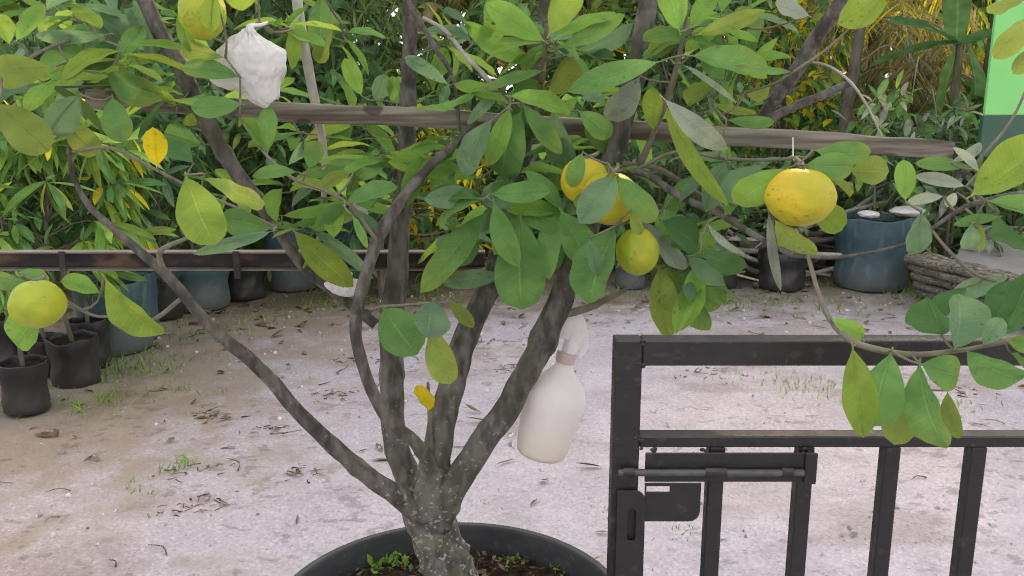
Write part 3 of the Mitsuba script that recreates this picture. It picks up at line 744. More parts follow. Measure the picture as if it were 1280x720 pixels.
# ------------------------------------------------------------------ the potted tree
tree = thing('potted_tree', 'many stemmed fruit tree with large glossy leaves in a round black tub', 'tree')
YT = 1.35
pc = at(562, 761, YT); zr = pc[2]
R = .314
pot = [(R * .80, 0), (R * .84, .02), (R * .93, zr - .05), (R * .955, zr - .045), (R * .965, zr - .006), (R * .975, zr), (R * 1.0, zr + .003), (R * .995, zr), (R, zr - .002)]
pot = [(.01, .0), (R * .74, 0), (R * .76, .015), (R * .93, zr - .055), (R * .99, zr - .05), (R * 1.0, zr - .042), (R * 1.0, zr - .006), (R * .99, zr), (R * .955, zr), (R * .945, zr - .006), (R * .925, zr - .05), (R * .90, zr - .16)]
part(tree, 'tub', lathe(pot, [pc[0], pc[1], 0], 96), 'pot_plastic', 40)


def soilz(x, y):
    r = np.hypot(x - pc[0], y - pc[1]) / R
    return zr - .052 + .030 * np.exp(-(r / .35) ** 2) + .018 * (vfbm(np.stack([x * 22, y * 22, 0 * x], -1), 3, 2) - .5)


gr = np.linspace(-.93, .93, 70) * R
sx, sy = np.meshgrid(gr, gr)
v = np.stack([sx + pc[0], sy + pc[1], soilz(sx + pc[0], sy + pc[1])], -1)
ok = np.hypot(sx, sy) < .93 * R
ii, jj = np.meshgrid(np.arange(69), np.arange(69), indexing='ij')
q = np.stack([ii * 70 + jj, ii * 70 + jj + 1, (ii + 1) * 70 + jj + 1, (ii + 1) * 70 + jj], -1).reshape(-1, 4)
q = q[ok.reshape(-1)[q].all(1)]
soil = part(tree, 'soil', (v.reshape(-1, 3), q), 'soil_mat', True)
rng = np.random.default_rng(3)
n = 1500
rr, aa = R * .93 * np.sqrt(rng.random(n)), rng.uniform(0, 6.28, n)
x, y = pc[0] + rr * np.cos(aa), pc[1] + rr * np.sin(aa)
az = rng.uniform(0, 6.28, n)
m, uv = flat(*leaves(np.c_[x, y, soilz(x, y) + .003], np.c_[np.cos(az), np.sin(az), rng.normal(0.05, .3, n)], np.c_[rng.normal(0, .5, (n, 2)), np.ones(n)], rng.uniform(.006, .035, n), rng.uniform(.003, .012, n), DRY, 3, curl=rng.uniform(-.3, .3, n), nt=2))
part(soil, 'mulch', m, 'chip_mat', stuff=True, label='dark chips and dead bits covering the soil')
W_ = []
for (px, py, k, h) in [(462, 695, 60, .03), (480, 705, 30, .02), (505, 702, 36, .02), (705, 708, 60, .016), (735, 712, 40, .014), (640, 700, 26, .015), (430, 708, 26, .02), (670, 690, 20, .012)]:
    g = ground(px, py, zr - .05)
    x, y = g[0] + rng.normal(0, .014, k), g[1] + rng.normal(0, .014, k)
    W_.append((np.c_[x, y, soilz(x, y)], h))
bb = np.vstack([w[0] for w in W_]); hh = np.concatenate([np.full(len(w[0]), w[1]) for w in W_]); n = len(bb)
m, uv = flat(*leaves(bb, np.c_[rng.normal(0, .7, (n, 2)), np.ones(n)], np.c_[rng.normal(0, .5, (n, 2)), np.ones(n)], hh * rng.uniform(.5, 1.2, n), hh * .4, rng.choice([FRE, MID, YGR], n), rng.integers(2, 7, n), curl=.3, nt=3))
part(soil, 'weed', m, 'far_leaf_mat', stuff=True, label='tiny green weeds sprouting from the soil', uv=uv)

# limbs: rows (px, py, Y, width px)
LIMBS = {
    'trunk': [(563, 760, 1.35, 92), (560, 722, 1.35, 76), (551, 685, 1.36, 70), (543, 650, 1.37, 70), (540, 618, 1.37, 60), (545, 580, 1.37, 46)],
    'limb': [
        [(530, 650, 1.36, 31), (498, 622, 1.34, 29), (445, 583, 1.32, 24), (385, 528, 1.30, 21), (330, 466, 1.28, 20), (262, 405, 1.26, 17), (206, 342, 1.25, 15), (150, 292, 1.25, 11), (112, 258, 1.26, 9), (90, 215, 1.27, 7), (86, 170, 1.28, 5)],
        [(528, 660, 1.40, 40), (508, 605, 1.43, 38), (493, 540, 1.46, 34), (488, 470, 1.48, 33), (490, 390, 1.50, 34), (498, 320, 1.51, 30), (506, 230, 1.52, 25), (510, 130, 1.53, 22), (512, 40, 1.54, 20), (514, -60, 1.55, 17)],
        [(545, 600, 1.36, 22), (520, 553, 1.33, 18), (482, 520, 1.31, 17), (457, 470, 1.30, 17), (445, 420, 1.30, 17), (450, 370, 1.31, 19), (462, 325, 1.32, 17), (480, 283, 1.33, 18), (508, 243, 1.34, 15), (540, 205, 1.35, 13), (568, 182, 1.37, 11), (600, 140, 1.39, 8)],
        [(540, 640, 1.37, 44), (545, 570, 1.38, 42), (562, 495, 1.40, 38), (580, 425, 1.42, 36), (612, 362, 1.44, 32), (632, 300, 1.46, 27), (648, 240, 1.47, 25), (655, 190, 1.47, 22), (668, 110, 1.48, 17), (678, 30, 1.49, 14), (684, -50, 1.5, 11)],
        [(545, 655, 1.35, 40), (566, 612, 1.35, 40), (610, 545, 1.37, 38), (652, 480, 1.38, 37), (684, 415, 1.39, 37), (712, 345, 1.40, 36), (738, 275, 1.41, 32), (766, 200, 1.42, 31), (788, 120, 1.43, 31), (804, 45, 1.44, 29), (818, -60, 1.45, 25)],
        [(470, 405, 1.50, 15), (428, 372, 1.50, 15), (382, 335, 1.48, 16), (340, 275, 1.46, 19), (296, 215, 1.44, 22), (262, 160, 1.42, 23), (235, 105, 1.40, 24), (208, 55, 1.39, 23), (182, 0, 1.38, 22), (160, -60, 1.37, 20)],
        [(742, 265, 1.40, 14), (790, 215, 1.36, 10), (850, 245, 1.30, 11), (900, 268, 1.26, 10), (945, 295, 1.20, 9), (985, 316, 1.14, 8), (1012, 321, 1.10, 6), (1060, 320, 1.06, 5), (1130, 306, 1.04, 5), (1165, 286, 1.04, 5), (1200, 262, 1.04, 7), (1235, 250, 1.05, 8), (1290, 240, 1.06, 9)],
        [(1010, 320, 1.10, 6), (1022, 362, 1.07, 7), (1040, 402, 1.04, 8), (1068, 428, 1.01, 10), (1110, 440, 1.00, 9), (1150, 443, 1.00, 8), (1205, 437, 1.00, 7), (1252, 428, 1.00, 7), (1300, 424, 1.00, 7)],
        [(1165, 288, 1.04, 4), (1185, 312, 1.03, 5), (1215, 340, 1.03, 5), (1250, 352, 1.03, 4), (1300, 348, 1.03, 5)],
        [(800, 205, 1.41, 12), (818, 165, 1.38, 8), (835, 120, 1.36, 8), (850, 65, 1.34, 7), (857, 25, 1.33, 6), (860, -30, 1.33, 5)],
        [(765, 205, 1.42, 9), (820, 210, 1.44, 8), (865, 238, 1.42, 8), (905, 262, 1.40, 6)],
        [(790, 215, 1.37, 6), (845, 190, 1.34, 5), (905, 198, 1.3, 5), (960, 200, 1.24, 5), (1000, 197, 1.20, 6)],
        [(85, 190, 1.28, 5), (140, 185, 1.26, 5), (190, 210, 1.25, 5), (240, 235, 1.24, 4), (300, 262, 1.25, 4), (345, 285, 1.26, 5)],
        [(300, 148, 1.30, 4), (330, 190, 1.28, 4), (365, 222, 1.27, 5), (405, 238, 1.28, 5), (440, 258, 1.30, 5), (470, 300, 1.32, 6)],
        [(206, 342, 1.25, 9), (200, 315, 1.23, 8), (228, 300, 1.22, 6), (262, 288, 1.2, 4)],
        [(228, 372, 1.26, 7), (190, 400, 1.24, 6), (165, 392, 1.22, 4), (120, 395, 1.2, 4), (75, 372, 1.18, 4), (30, 345, 1.16, 4)],
        [(668, 110, 1.48, 9), (676, 105, 1.42, 8), (680, 70, 1.36, 7), (683, 30, 1.34, 6)],
        [(480, 400, 1.30, 6), (470, 385, 1.30, 5), (500, 382, 1.29, 5), (545, 378, 1.28, 4)],
        [(700, 395, 1.39, 12), (735, 384, 1.40, 11), (762, 372, 1.41, 9), (782, 362, 1.42, 6)],
        [(538, 560, 1.36, 8), (537, 520, 1.34, 6), (535, 478, 1.33, 4)],
        [(340, 40, 1.36, 8), (322, 30, 1.34, 7), (300, 60, 1.33, 4)],
        [(120, 40, 1.33, 6), (60, 60, 1.28, 5), (0, 95, 1.24, 5)],
    ],
}
skel = []


def limb(rows, sides=14, rough=.12, seed=0, n=None):
    P = np.array([at(a, b, c) for a, b, c, _ in rows]); r = np.array([w * .44 * pxm(c, b) for _, b, c, w in rows])
    n = n or max(16, 7 * len(rows))
    S = spline(np.c_[P, r], n)
    p = S[:, :3]; rr = np.maximum(S[:, 3], .0012)
    if rough:
        p = p + (np.stack([vfbm(p * 16 + k * 31 + seed, 2) for k in range(3)], -1) - .5) * rr[:, None] * .55
        for _ in range(max(1, n // 22)):   # swollen nodes
            k = rng.integers(3, n - 2); rr = rr * (1 + .14 * np.exp(-((np.arange(n) - k) / .9) ** 2))
    skel.append(p)
    return tube(p, rr, sides, rough, seed, 45)


rng = np.random.default_rng(8)
V, f = limb(LIMBS['trunk'], 28, .16, 1, 60)
part(tree, 'trunk', (V, f), 'bark', True, label='short gnarled trunk speckled with pale lichen')
for k, rows in enumerate(LIMBS['limb']):
    part(tree, 'limb', limb(rows, 16 if rows[0][3] > 12 else 9, .10, k + 2), 'bark' if rows[0][3] > 12 else 'twig_bark', True)
PALE = [[(365, -60, 1.55, 15), (374, 20, 1.52, 15), (386, 85, 1.5, 14), (396, 140, 1.49, 13), (406, 200, 1.48, 10), (400, 290, 1.47, 7), (385, 335, 1.48, 6)],
        [(528, 22, 1.42, 5), (556, 38, 1.42, 6), (582, 70, 1.42, 7), (612, 102, 1.42, 7), (645, 150, 1.45, 7)],
        [(960, 40, 1.62, 0), ]]
for rows in PALE[:2]: part(tree, 'limb', limb(rows, 9, .1, 60), 'pale_bark', True, label='pale grey bare limb')
part(tree, 'limb', limb([(498, -20, 1.40, 7), (522, 22, 1.40, 8), (546, 62, 1.40, 8), (568, 102, 1.41, 6), (575, 170, 1.40, 5)], 8, .1, 61), 'bark', True)

# leaves read off the photograph: base px, tip px, visible width px, class, tone, depth offset
HERO = [
    (682, 52, 607, 8, 34, FRE, 4, -.06), (686, 45, 722, -25, 40, YGR, 3, -.05), (692, 50, 755, -10, 30, FRE, 5, -.04), (696, 62, 776, 20, 22, MID, 6, -.03), (672, 80, 578, 45, 28, FRE, 4, -.08),
    (592, 54, 528, 20, 22, BLU, 4, 0), (703, 70, 792, 48, 26, BLU, 4, .02), (683, 122, 727, 72, 36, OLI, 3, -.03), (826, 76, 718, 112, 32, MID, 7, -.09), (800, 95, 764, 150, 36, PAL, 1, -.07),
    (818, 165, 812, 116, 26, YGR, 2, -.02), (850, 40, 830, -22, 38, FRE, 6, -.04), (862, 35, 892, -18, 26, FRE, 4, -.03), (868, 45, 952, 13, 22, OLI, 4, -.02), (862, 70, 963, 70, 34, MID, 6, -.06),
    (848, 50, 812, 66, 24, OLI, 3, .03), (852, 80, 932, 119, 9, PAL, 5, -.05), (828, 122, 914, 192, 30, PAL, 4, -.12), (830, 132, 906, 250, 22, YGR, 2, -.09), (722, 138, 768, 168, 30, MID, 6, -.05),
    (690, 132, 715, 236, 36, BLU, 4, -.10), (652, 138, 619, 219, 54, MID, 4, -.10), (616, 148, 574, 212, 34, BLU, 4, -.06), (603, 108, 527, 156, 34, MID, 7, -.08), (630, 110, 588, 152, 15, BLU, 3, -.05),
    (680, 88, 608, 106, 15, MID, 6, -.04),
    (771, 219, 733, 272, 42, BLU, 6, -.16), (772, 220, 819, 268, 34, MID, 6, -.12), (670, 246, 604, 246, 36, BLU, 7, -.10), (636, 262, 714, 276, 38, MID, 6, -.13), (650, 268, 656, 383, 66, MID, 4, -.15),
    (700, 262, 737, 322, 44, MID, 7, -.11), (770, 282, 737, 374, 52, MID, 4, -.15), (735, 298, 752, 344, 18, BLU, 5, -.16), (795, 275, 860, 328, 30, PAL, 2, -.08), (826, 276, 882, 302, 42, DRK, 5, -.04),
    (876, 315, 931, 338, 28, DRK, 6, -.02), (884, 279, 919, 322, 9, PAL, 4, -.03), (986, 210, 925, 262, 42, FRE, 5, -.07), (952, 205, 910, 250, 42, BLU, 5, -.01), (906, 200, 888, 258, 32, BLU, 4, .0),
    (824, 330, 839, 418, 38, OLI, 5, -.06), (848, 342, 908, 386, 34, MID, 6, -.06), (838, 348, 884, 412, 32, MID, 5, -.04), (812, 330, 872, 346, 24, OLI, 4, -.02), (858, 320, 905, 352, 26, BLU, 4, 0),
    (1006, 206, 1066, 206, 36, MID, 6, -.07), (1016, 188, 1090, 190, 32, MID, 6, -.05), (1062, 214, 1108, 212, 36, OLI, 4, .0), (1018, 250, 1052, 286, 36, YGR, 2, .01), (968, 274, 1010, 320, 30, OLI, 6, -.02),
    (960, 262, 978, 364, 13, PAL, 1, -.06), (1038, 224, 1064, 242, 24, OLI, 4, .02), (1132, 252, 1127, 208, 25, FRE, 4, -.02),
    (1213, 246, 1302, 180, 54, YGR, 3, -.04), (1232, 251, 1300, 263, 24, MID, 7, -.03), (1245, 264, 1292, 326, 46, DRK, 5, -.02), (1252, 270, 1194, 281, 15, MID, 4, -.03), (1214, 279, 1212, 312, 23, BLU, 7, -.03),
    (1226, 279, 1227, 313, 13, OLI, 4, -.01), (1208, 233, 1148, 221, 17, PAL, 3, -.02), (1224, 215, 1202, 188, 11, PAL, 5, -.03), (1188, 203, 1237, 178, 14, PAL, 2, -.01), (1216, 209, 1147, 205, 18, MID, 5, .0),
    (1180, 245, 1140, 250, 14, PAL, 4, .01), (1195, 240, 1185, 258, 14, PAL, 5, .01), (1292, -12, 1246, 20, 28, OLI, 5, -.02), (1296, 15, 1247, 72, 31, OLI, 6, -.02), (1302, 58, 1269, 90, 23, OLI, 5, -.01),
    (1152, 264, 1145, 316, 29, BLU, 3, -.02),
    (1038, 398, 1080, 418, 22, FRE, 7, -.01), (1065, 432, 1088, 538, 43, YGR, 3, -.02), (1114, 438, 1095, 528, 60, MID, 7, -.04), (1150, 453, 1161, 558, 54, MID, 6, -.02), (1140, 480, 1122, 546, 44, OLI, 5, .01),
    (1150, 455, 1207, 470, 46, MID, 6, -.05), (1184, 488, 1193, 553, 24, OLI, 4, 0.01), (1206, 437, 1277, 486, 44, MID, 7, -.03), (1193, 438, 1204, 371, 50, BLU, 7, -.02), (1178, 420, 1160, 374, 46, DRK, 6, .01),
    (1262, 346, 1186, 374, 27, BLU, 5, -.01), (1228, 431, 1252, 400, 25, BLU, 7, -.03), (1250, 422, 1286, 344, 42, DRK, 6, -.01), (1236, 412, 1262, 354, 36, DRK, 6, .02), (1257, 425, 1302, 429, 26, FRE, 4, -.04),
    (1262, 440, 1302, 470, 30, MID, 4, -.01), (1210, 358, 1160, 398, 26, DRK, 5, .02),
    (478, 384, 518, 434, 56, MID, 4, -.04), (541, 374, 536, 420, 46, BLU, 4, -.05), (540, 408, 562, 476, 38, OLI, 6, -.03), (560, 376, 592, 405, 18, OLI, 2, -.01), (536, 514, 528, 483, 24, YEL, 2, -.02),
    (602, 222, 492, 203, 28, FRE, 5, -.08), (502, 207, 404, 203, 15, MID, 6, -.06), (606, 246, 533, 248, 28, BLU, 6, -.08), (610, 250, 528, 256, 15, DRK, 6, -.05), (612, 262, 535, 362, 38, MID, 5, -.10),
    (632, 344, 557, 356, 24, BLU, 4, -.05), (362, 282, 447, 265, 21, MID, 6, -.05), (365, 287, 434, 347, 36, YGR, 1, -.07), (390, 290, 469, 328, 16, BLU, 7, -.04), (352, 270, 422, 257, 15, FRE, 4, -.05),
    (346, 280, 350, 238, 27, FRE, 3, -.04), (440, 268, 460, 302, 11, MID, 6, -.03), (232, 219, 266, 302, 58, YGR, 4, -.12), (254, 222, 327, 252, 29, OLI, 7, -.06), (342, 285, 274, 278, 36, MID, 4, -.03),
    (342, 288, 247, 317, 17, BLU, 6, -.05), (440, 210, 373, 221, 15, MID, 6, -.02), (442, 214, 398, 236, 19, OLI, 4, 0), (430, 256, 492, 229, 23, MID, 4, -.02), (490, 224, 484, 267, 15, YGR, 4, .0),
    (372, 215, 318, 214, 17, MID, 4, -.02), (386, 211, 396, 178, 25, MID, 3, .0), (400, 206, 457, 184, 19, OLI, 5, 0),
    (268, -12, 266, 36, 26, YGR, 2, -.16), (225, 10, 238, 58, 20, FRE, 3, -.10),
    (282, 72, 210, 61, 25, OLI, 5, -.08), (300, 96, 230, 84, 25, MID, 5, -.07), (302, 130, 243, 136, 27, MID, 7, -.08), (196, 208, 191, 164, 29, YEL, 4, -.05),
    (240, 140, 238, 160, 16, YGR, 6, -.02), (20, 52, 43, 3, 22, FRE, 6, 0), (12, 56, -6, 18, 26, YGR, 5, 0), (66, 84, -14, 96, 42, OLI, 5, -.03), (176, 66, 108, 4, 36, BLU, 3, -.02), (192, 76, 164, 4, 34, BLU, 3, -.01),
    (136, 42, 28, 62, 19, BLU, 7, -.04), (-4, 128, 58, 186, 52, OLI, 3, -.04), (122, 62, 58, 88, 42, MID, 4, -.02), (132, 92, 188, 120, 38, MID, 3, -.02), (100, 118, 66, 165, 40, BLU, 3, -.01), (140, 120, 152, 174, 36, MID, 5, -.02),
    (95, 85, 140, 60, 34, DRK, 5, 0), (80, 150, 120, 190, 34, OLI, 3, 0), (322, -8, 284, 9, 25, YGR, 4, -.02), (402, -8, 405, 60, 31, MID, 3, 0), (406, 48, 399, 78, 22, OLI, 3, 0), (452, 120, 432, 80, 22, FRE, 4, 0),
    (468, 126, 482, 99, 25, BLU, 4, 0), (490, 128, 494, 100, 16, FRE, 4, 0), (376, 18, 364, 84, 20, YGR, 4, -.01), (562, 106, 500, 71, 19, BLU, 6, 0), (336, 186, 326, 138, 24, MID, 4, 0), (252, 182, 203, 165, 32, MID, 4, 0),
    (242, 204, 206, 176, 28, DRK, 6, .02), (300, 145, 332, 187, 28, FRE, 3, -.02), (130, 346, 192, 432, 42, YGR, 3, -.05), (126, 366, 80, 351, 23, FRE, 5, -.02), (52, 394, 14, 430, 46, FRE, 4, .02), (42, 356, -12, 344, 22, MID, 5, .01),
    (20, 340, 60, 352, 18, MID, 5, .02), (1108, -12, 1064, 26, 42, YGR, 2, -.04), (1012, 20, 973, 4, 24, PAL, 3, 0), (992, 90, 923, 88, 17, MID, 5, .0), (906, 100, 880, 70, 26, MID, 4, .02), (900, 105, 860, 121, 27, OLI, 4, .02),
    (890, 130, 942, 141, 11, OLI, 4, 0), (908, 150, 967, 152, 17, MID, 4, .0), (930, 116, 968, 111, 21, OLI, 4, .02), (905, 52, 940, 90, 26, MID, 4, .03), (762, 196, 742, 160, 24, MID, 3, .0), (720, 200, 690, 230, 30, MID, 3, .02),
    (760, 205, 788, 240, 26, OLI, 5, -.15), (728, 190, 716, 232, 24, MID, 6, -.16), (745, 232, 722, 258, 20, FRE, 4, -.14), (790, 262, 800, 292, 16, OLI, 4, -.16),
    (600, 232, 640, 250, 20, MID, 4, -.02), (655, 220, 690, 250, 30, BLU, 4, -.04), (640, 130, 668, 170, 28, DRK, 6, -.02), (600, 300, 575, 330, 24, DRK, 6, -.02), (830, 262, 862, 244, 20, MID, 5, 0), (700, 300, 690, 335, 24, DRK, 6, 0),
]
allsk = lambda: np.vstack(skel)


def project(P):
    d = P - [0, 0, CAMZ]
    dep = d[..., 1] * CP - d[..., 2] * SP
    return np.stack([640 + F * d[..., 0] / dep, 360 - F * (d[..., 1] * SP + d[..., 2] * CP) / dep], -1)


twig_meshes, twig_pts = [], []
rng = np.random.default_rng(17)
S0 = allsk(); S0px = project(S0)


def attach(base, r0=.0017):
    """a thin twig from the nearest point of the limbs to the leaf's base"""
    pts = np.vstack([S0] + twig_pts)
    d = np.linalg.norm(pts - base, axis=1)
    # prefer starts that lie below the leaf
    d = d + .35 * np.maximum(0, pts[:, 2] - base[2])
    o = pts[np.argmin(d)]
    L = np.linalg.norm(base - o)
    if L < .004: return
    mid = (o + base) / 2 + rng.normal(0, .06 * L, 3) + [0, 0, -.05 * L]
    tw = spline([o, mid, base], max(4, int(L / .012)))
    twig_pts.append(tw)
    twig_meshes.append(tube(tw, np.linspace(r0 + .004 * min(L, .25), r0 * .7, len(tw)), 6, .1, 5, 60))


leaf_jobs = []
for (bx, by, tx, ty, w, c, tone, off) in HERO:
    d = np.hypot(*(S0px - [bx, by]).T)
    Yb = S0[np.argmin(d + 60 * np.maximum(0, S0[:, 1] - 1.45)), 1] + off + rng.normal(0, .008)
    b = at(bx, by, Yb)
    Lp = math.hypot(tx - bx, ty - by) * pxm(Yb, by)
    e = at(tx, ty, Yb - rng.uniform(-.45, .6) * Lp)
    # the blade faces the viewer and the sky, turned about its own axis
    view = unit(np.array([0, 0, CAMZ]) - b)
    ax = unit(e - b)
    s = unit(np.cross(ax, view)); nn = np.cross(s, ax)
    roll = rng.normal(0, .5)
    nrm = nn * math.cos(roll) + s * math.sin(roll)
    if nrm[2] < 0 and c not in (PAL, BLU) and abs(nrm[2]) > .25: pass
    L = 1.06 * np.linalg.norm(e - b); Wm = .98 * w * pxm(Yb, by) / max(.68, math.cos(roll))
    leaf_jobs.append((b, ax, nrm, L, Wm, c, tone, rng.uniform(-.06, .42), rng.uniform(.1, .85)))
NH = len(leaf_jobs)
# further rosettes deeper in the crown and above the frame
ROS = [(60, 20, 1.55), (110, 95, 1.5), (150, 30, 1.5), (230, 30, 1.6), (330, 120, 1.62), (430, 40, 1.62), (445, 150, 1.6), (560, 60, 1.62), (600, 180, 1.6), (640, -30, 1.5), (730, 120, 1.6), (790, 160, 1.58), (900, 40, 1.55), (930, 80, 1.5), (290, 235, 1.5), (420, 215, 1.6),
       (740, -60, 1.5), (880, 140, 1.55), (860, 300, 1.48), (690, 190, 1.55), (380, 170, 1.58), (520, -60, 1.5), (250, -70, 1.4), (860, -80, 1.35), (570, 290, 1.55), (170, 110, 1.48),
       (100, 15, 1.34), (215, 130, 1.36), (160, 70, 1.30), (60, 110, 1.36), (360, 30, 1.42), (470, 195, 1.44), (430, 250, 1.42), (500, 250, 1.46), (545, 200, 1.40), (830, 300, 1.36), (880, 350, 1.36), (930, 215, 1.32), (640, 200, 1.38), (700, 60, 1.42), (920, 25, 1.42), (600, 40, 1.46), (390, 290, 1.42)]
for (px, py, Y) in ROS:
    c0 = at(px, py, Y); up = unit(np.array([rng.normal(0, .4), rng.normal(-.2, .3), 1]))
    s1 = unit(np.cross(up, [0.3, 1, 0])); s2 = np.cross(s1, up)
    m = rng.integers(7, 10)
    for k in range(m):
        a = k * 2.399 + rng.uniform(0, .4); el = rng.uniform(-.5, .7)
        ax = unit((math.cos(a) * s1 + math.sin(a) * s2) * math.cos(el) + up * math.sin(el))
        L = rng.uniform(.065, .118)
        leaf_jobs.append((c0 + rng.normal(0, .008, 3), ax, up + rng.normal(0, .25, 3), L, L * rng.uniform(.24, .36), rng.choice([MID, FRE, BLU, MID, FRE, YGR, FRE]), rng.integers(2, 8), rng.uniform(.0, .45), rng.uniform(.15, .8)))
# fuller whorls in the middle of the crown, nearer the viewer
for (px, py, Y, tilt) in [(640, 128, 1.34, (0, -.5, .8)), (688, 52, 1.35, (.1, -.2, 1)), (606, 246, 1.33, (-.2, -.5, .8)), (776, 212, 1.36, (.2, -.5, .8)), (868, 326, 1.37, (.1, -.5, .6)), (705, 262, 1.34, (.1, -.6, .6)), (856, 45, 1.35, (.1, -.3, 1)), (560, 180, 1.42, (-.1, -.3, 1)), (655, 268, 1.36, (0, -.6, .6)), (915, 210, 1.32, (.2, -.3, 1))]:
    c0 = at(px, py, Y); up = unit(np.array(tilt) + rng.normal(0, .1, 3))
    s1 = unit(np.cross(up, [0.3, 1, 0])); s2 = np.cross(s1, up); a0 = rng.uniform(0, 6)
    for k in range(6):
        a = a0 + k * 1.047 + rng.normal(0, .2); el = rng.uniform(-.35, .45)
        ax = unit((math.cos(a) * s1 + math.sin(a) * s2) * math.cos(el) + up * math.sin(el) + [0, .25, 0])
        L = rng.uniform(.085, .125)
        leaf_jobs.append((c0 + rng.normal(0, .006, 3), ax, up + rng.normal(0, .25, 3), L, L * rng.uniform(.30, .40), rng.choice([MID, FRE, MID, BLU, MID, FRE]), rng.integers(3, 8), rng.uniform(.05, .5), rng.uniform(.15, .7)))
order = sorted(range(len(leaf_jobs)), key=lambda i: np.min(np.linalg.norm(S0 - leaf_jobs[i][0], axis=1)))
for i in order: attach(leaf_jobs[i][0])
rank = sorted(range(NH, len(leaf_jobs)), key=lambda i: leaf_jobs[i][0][1] - leaf_jobs[i][3])
single = set(range(NH)) | set(rank[:300 - NH])
inner = []
for i, (b, ax, nrm, L, Wm, c, tone, curl, fold) in enumerate(leaf_jobs):
    slim = Wm / L < .22
    V, f, uv = leaves([b + ax * L * .05], [ax], [nrm], L * .95, Wm, c, tone, curl, fold, shape=(.7, .7) if slim else ((.80, .50), (.85, .56), (.78, .54))[i % 3] if Wm / L > .46 else ((.82, .70), (.92, .80), (.80, .58), (.95, .68))[i % 4], nt=14, ns=6, petiole=.10, wave=.04, side_curl=rng.uniform(0, .16))
    if i in single: part(tree, 'leaf', (V[0], f), 'leaf_mat', True, uv=uv[0])
    else: inner.append((V[0], f, uv[0]))
part(tree, 'inner_foliage', join([q[:2] for q in inner]), 'leaf_mat', True, stuff=True, label='smaller leaves deeper in the crown', uv=np.vstack([q[2] for q in inner]))
part(tree, 'twig', join(twig_meshes), 'twig_bark', True, stuff=True, label='thin twigs that carry the leaves')


# ------------------------------------------------------------------ fruits
def fruit(px, py, Y, rp, lab, green=.3, squash=.92, seed=0, stem=True, stem_to=None):
    c = at(px, py, Y); r = rp * pxm(Y, py)
    s = trimesh.creation.icosphere(4); v = np.array(s.vertices)
    k = 1 + .05 * (vfbm(v * 1.6 + seed * 9, 2) - .5) * 2 - .06 * np.exp(-((1 - v[:, 2]) / .05))
    lob = 1 + .014 * np.cos(np.arctan2(v[:, 1], v[:, 0]) * 5 + seed)
    P = v * k[:, None] * [1, 1, squash] * np.c_[lob, lob, np.ones(len(v))] * r + c
    t = thing('fruit', lab, 'fruit', 'yellow fruits on the potted tree')
    part(t, 'flesh', (P, np.array(s.faces)), 'fruit_skin', True, uv=np.c_[np.full(len(v), green), v[:, 2]])
    if stem:
        top = c + [0, 0, r * squash * .93]
        e = stem_to if stem_to is not None else top + [0, .01, .05]
        part(t, 'stalk', tube(spline([top, (top + e) / 2 + [.004, 0, 0], e], 7), np.linspace(.004, .0028, 7), 7), 'twig_bark', True)
        n = 5; a = np.arange(n) * 1.2566
        V, f, uv = leaves(np.tile(top + [0, 0, -.002], (n, 1)), np.c_[np.cos(a), np.sin(a), .12 * np.ones(n)], np.tile([0, 0, 1.0], (n, 1)), r * .42, r * .34, OLI, 3, curl=.25, nt=3)
        m, u = flat(V, f, uv)
        part(t, 'calyx', m, 'far_leaf_mat', False, uv=u)
    return c, r


fruit(1000, 246, 1.13, 43, 'big golden yellow fruit hanging alone near the right end of the batten', .25, .86, 1, stem_to=at(995, 198, 1.19))
fruit(763, 248, 1.30, 37, 'large orange yellow fruit with a leaf lying across its front', .3, .9, 2, stem_to=at(772, 205, 1.36))
fruit(731, 226, 1.33, 30, 'orange yellow fruit tucked behind and left of the leaf covered one', .22, 1.0, 3, stem_to=at(748, 190, 1.40))
fruit(797, 314, 1.28, 27, 'smaller yellow green fruit hanging lowest in the middle cluster', .75, 1.12, 4, stem_to=at(786, 270, 1.34))
fruit(253, 16, 1.26, 29, 'pale yellow green fruit high up left of the crumpled white bag', .95, 1.14, 7, stem_to=at(256, -22, 1.30))
fruit(47, 380, 1.13, 33, 'yellow green fruit low at the left edge', 1.0, .92, 5, stem_to=at(55, 345, 1.17))


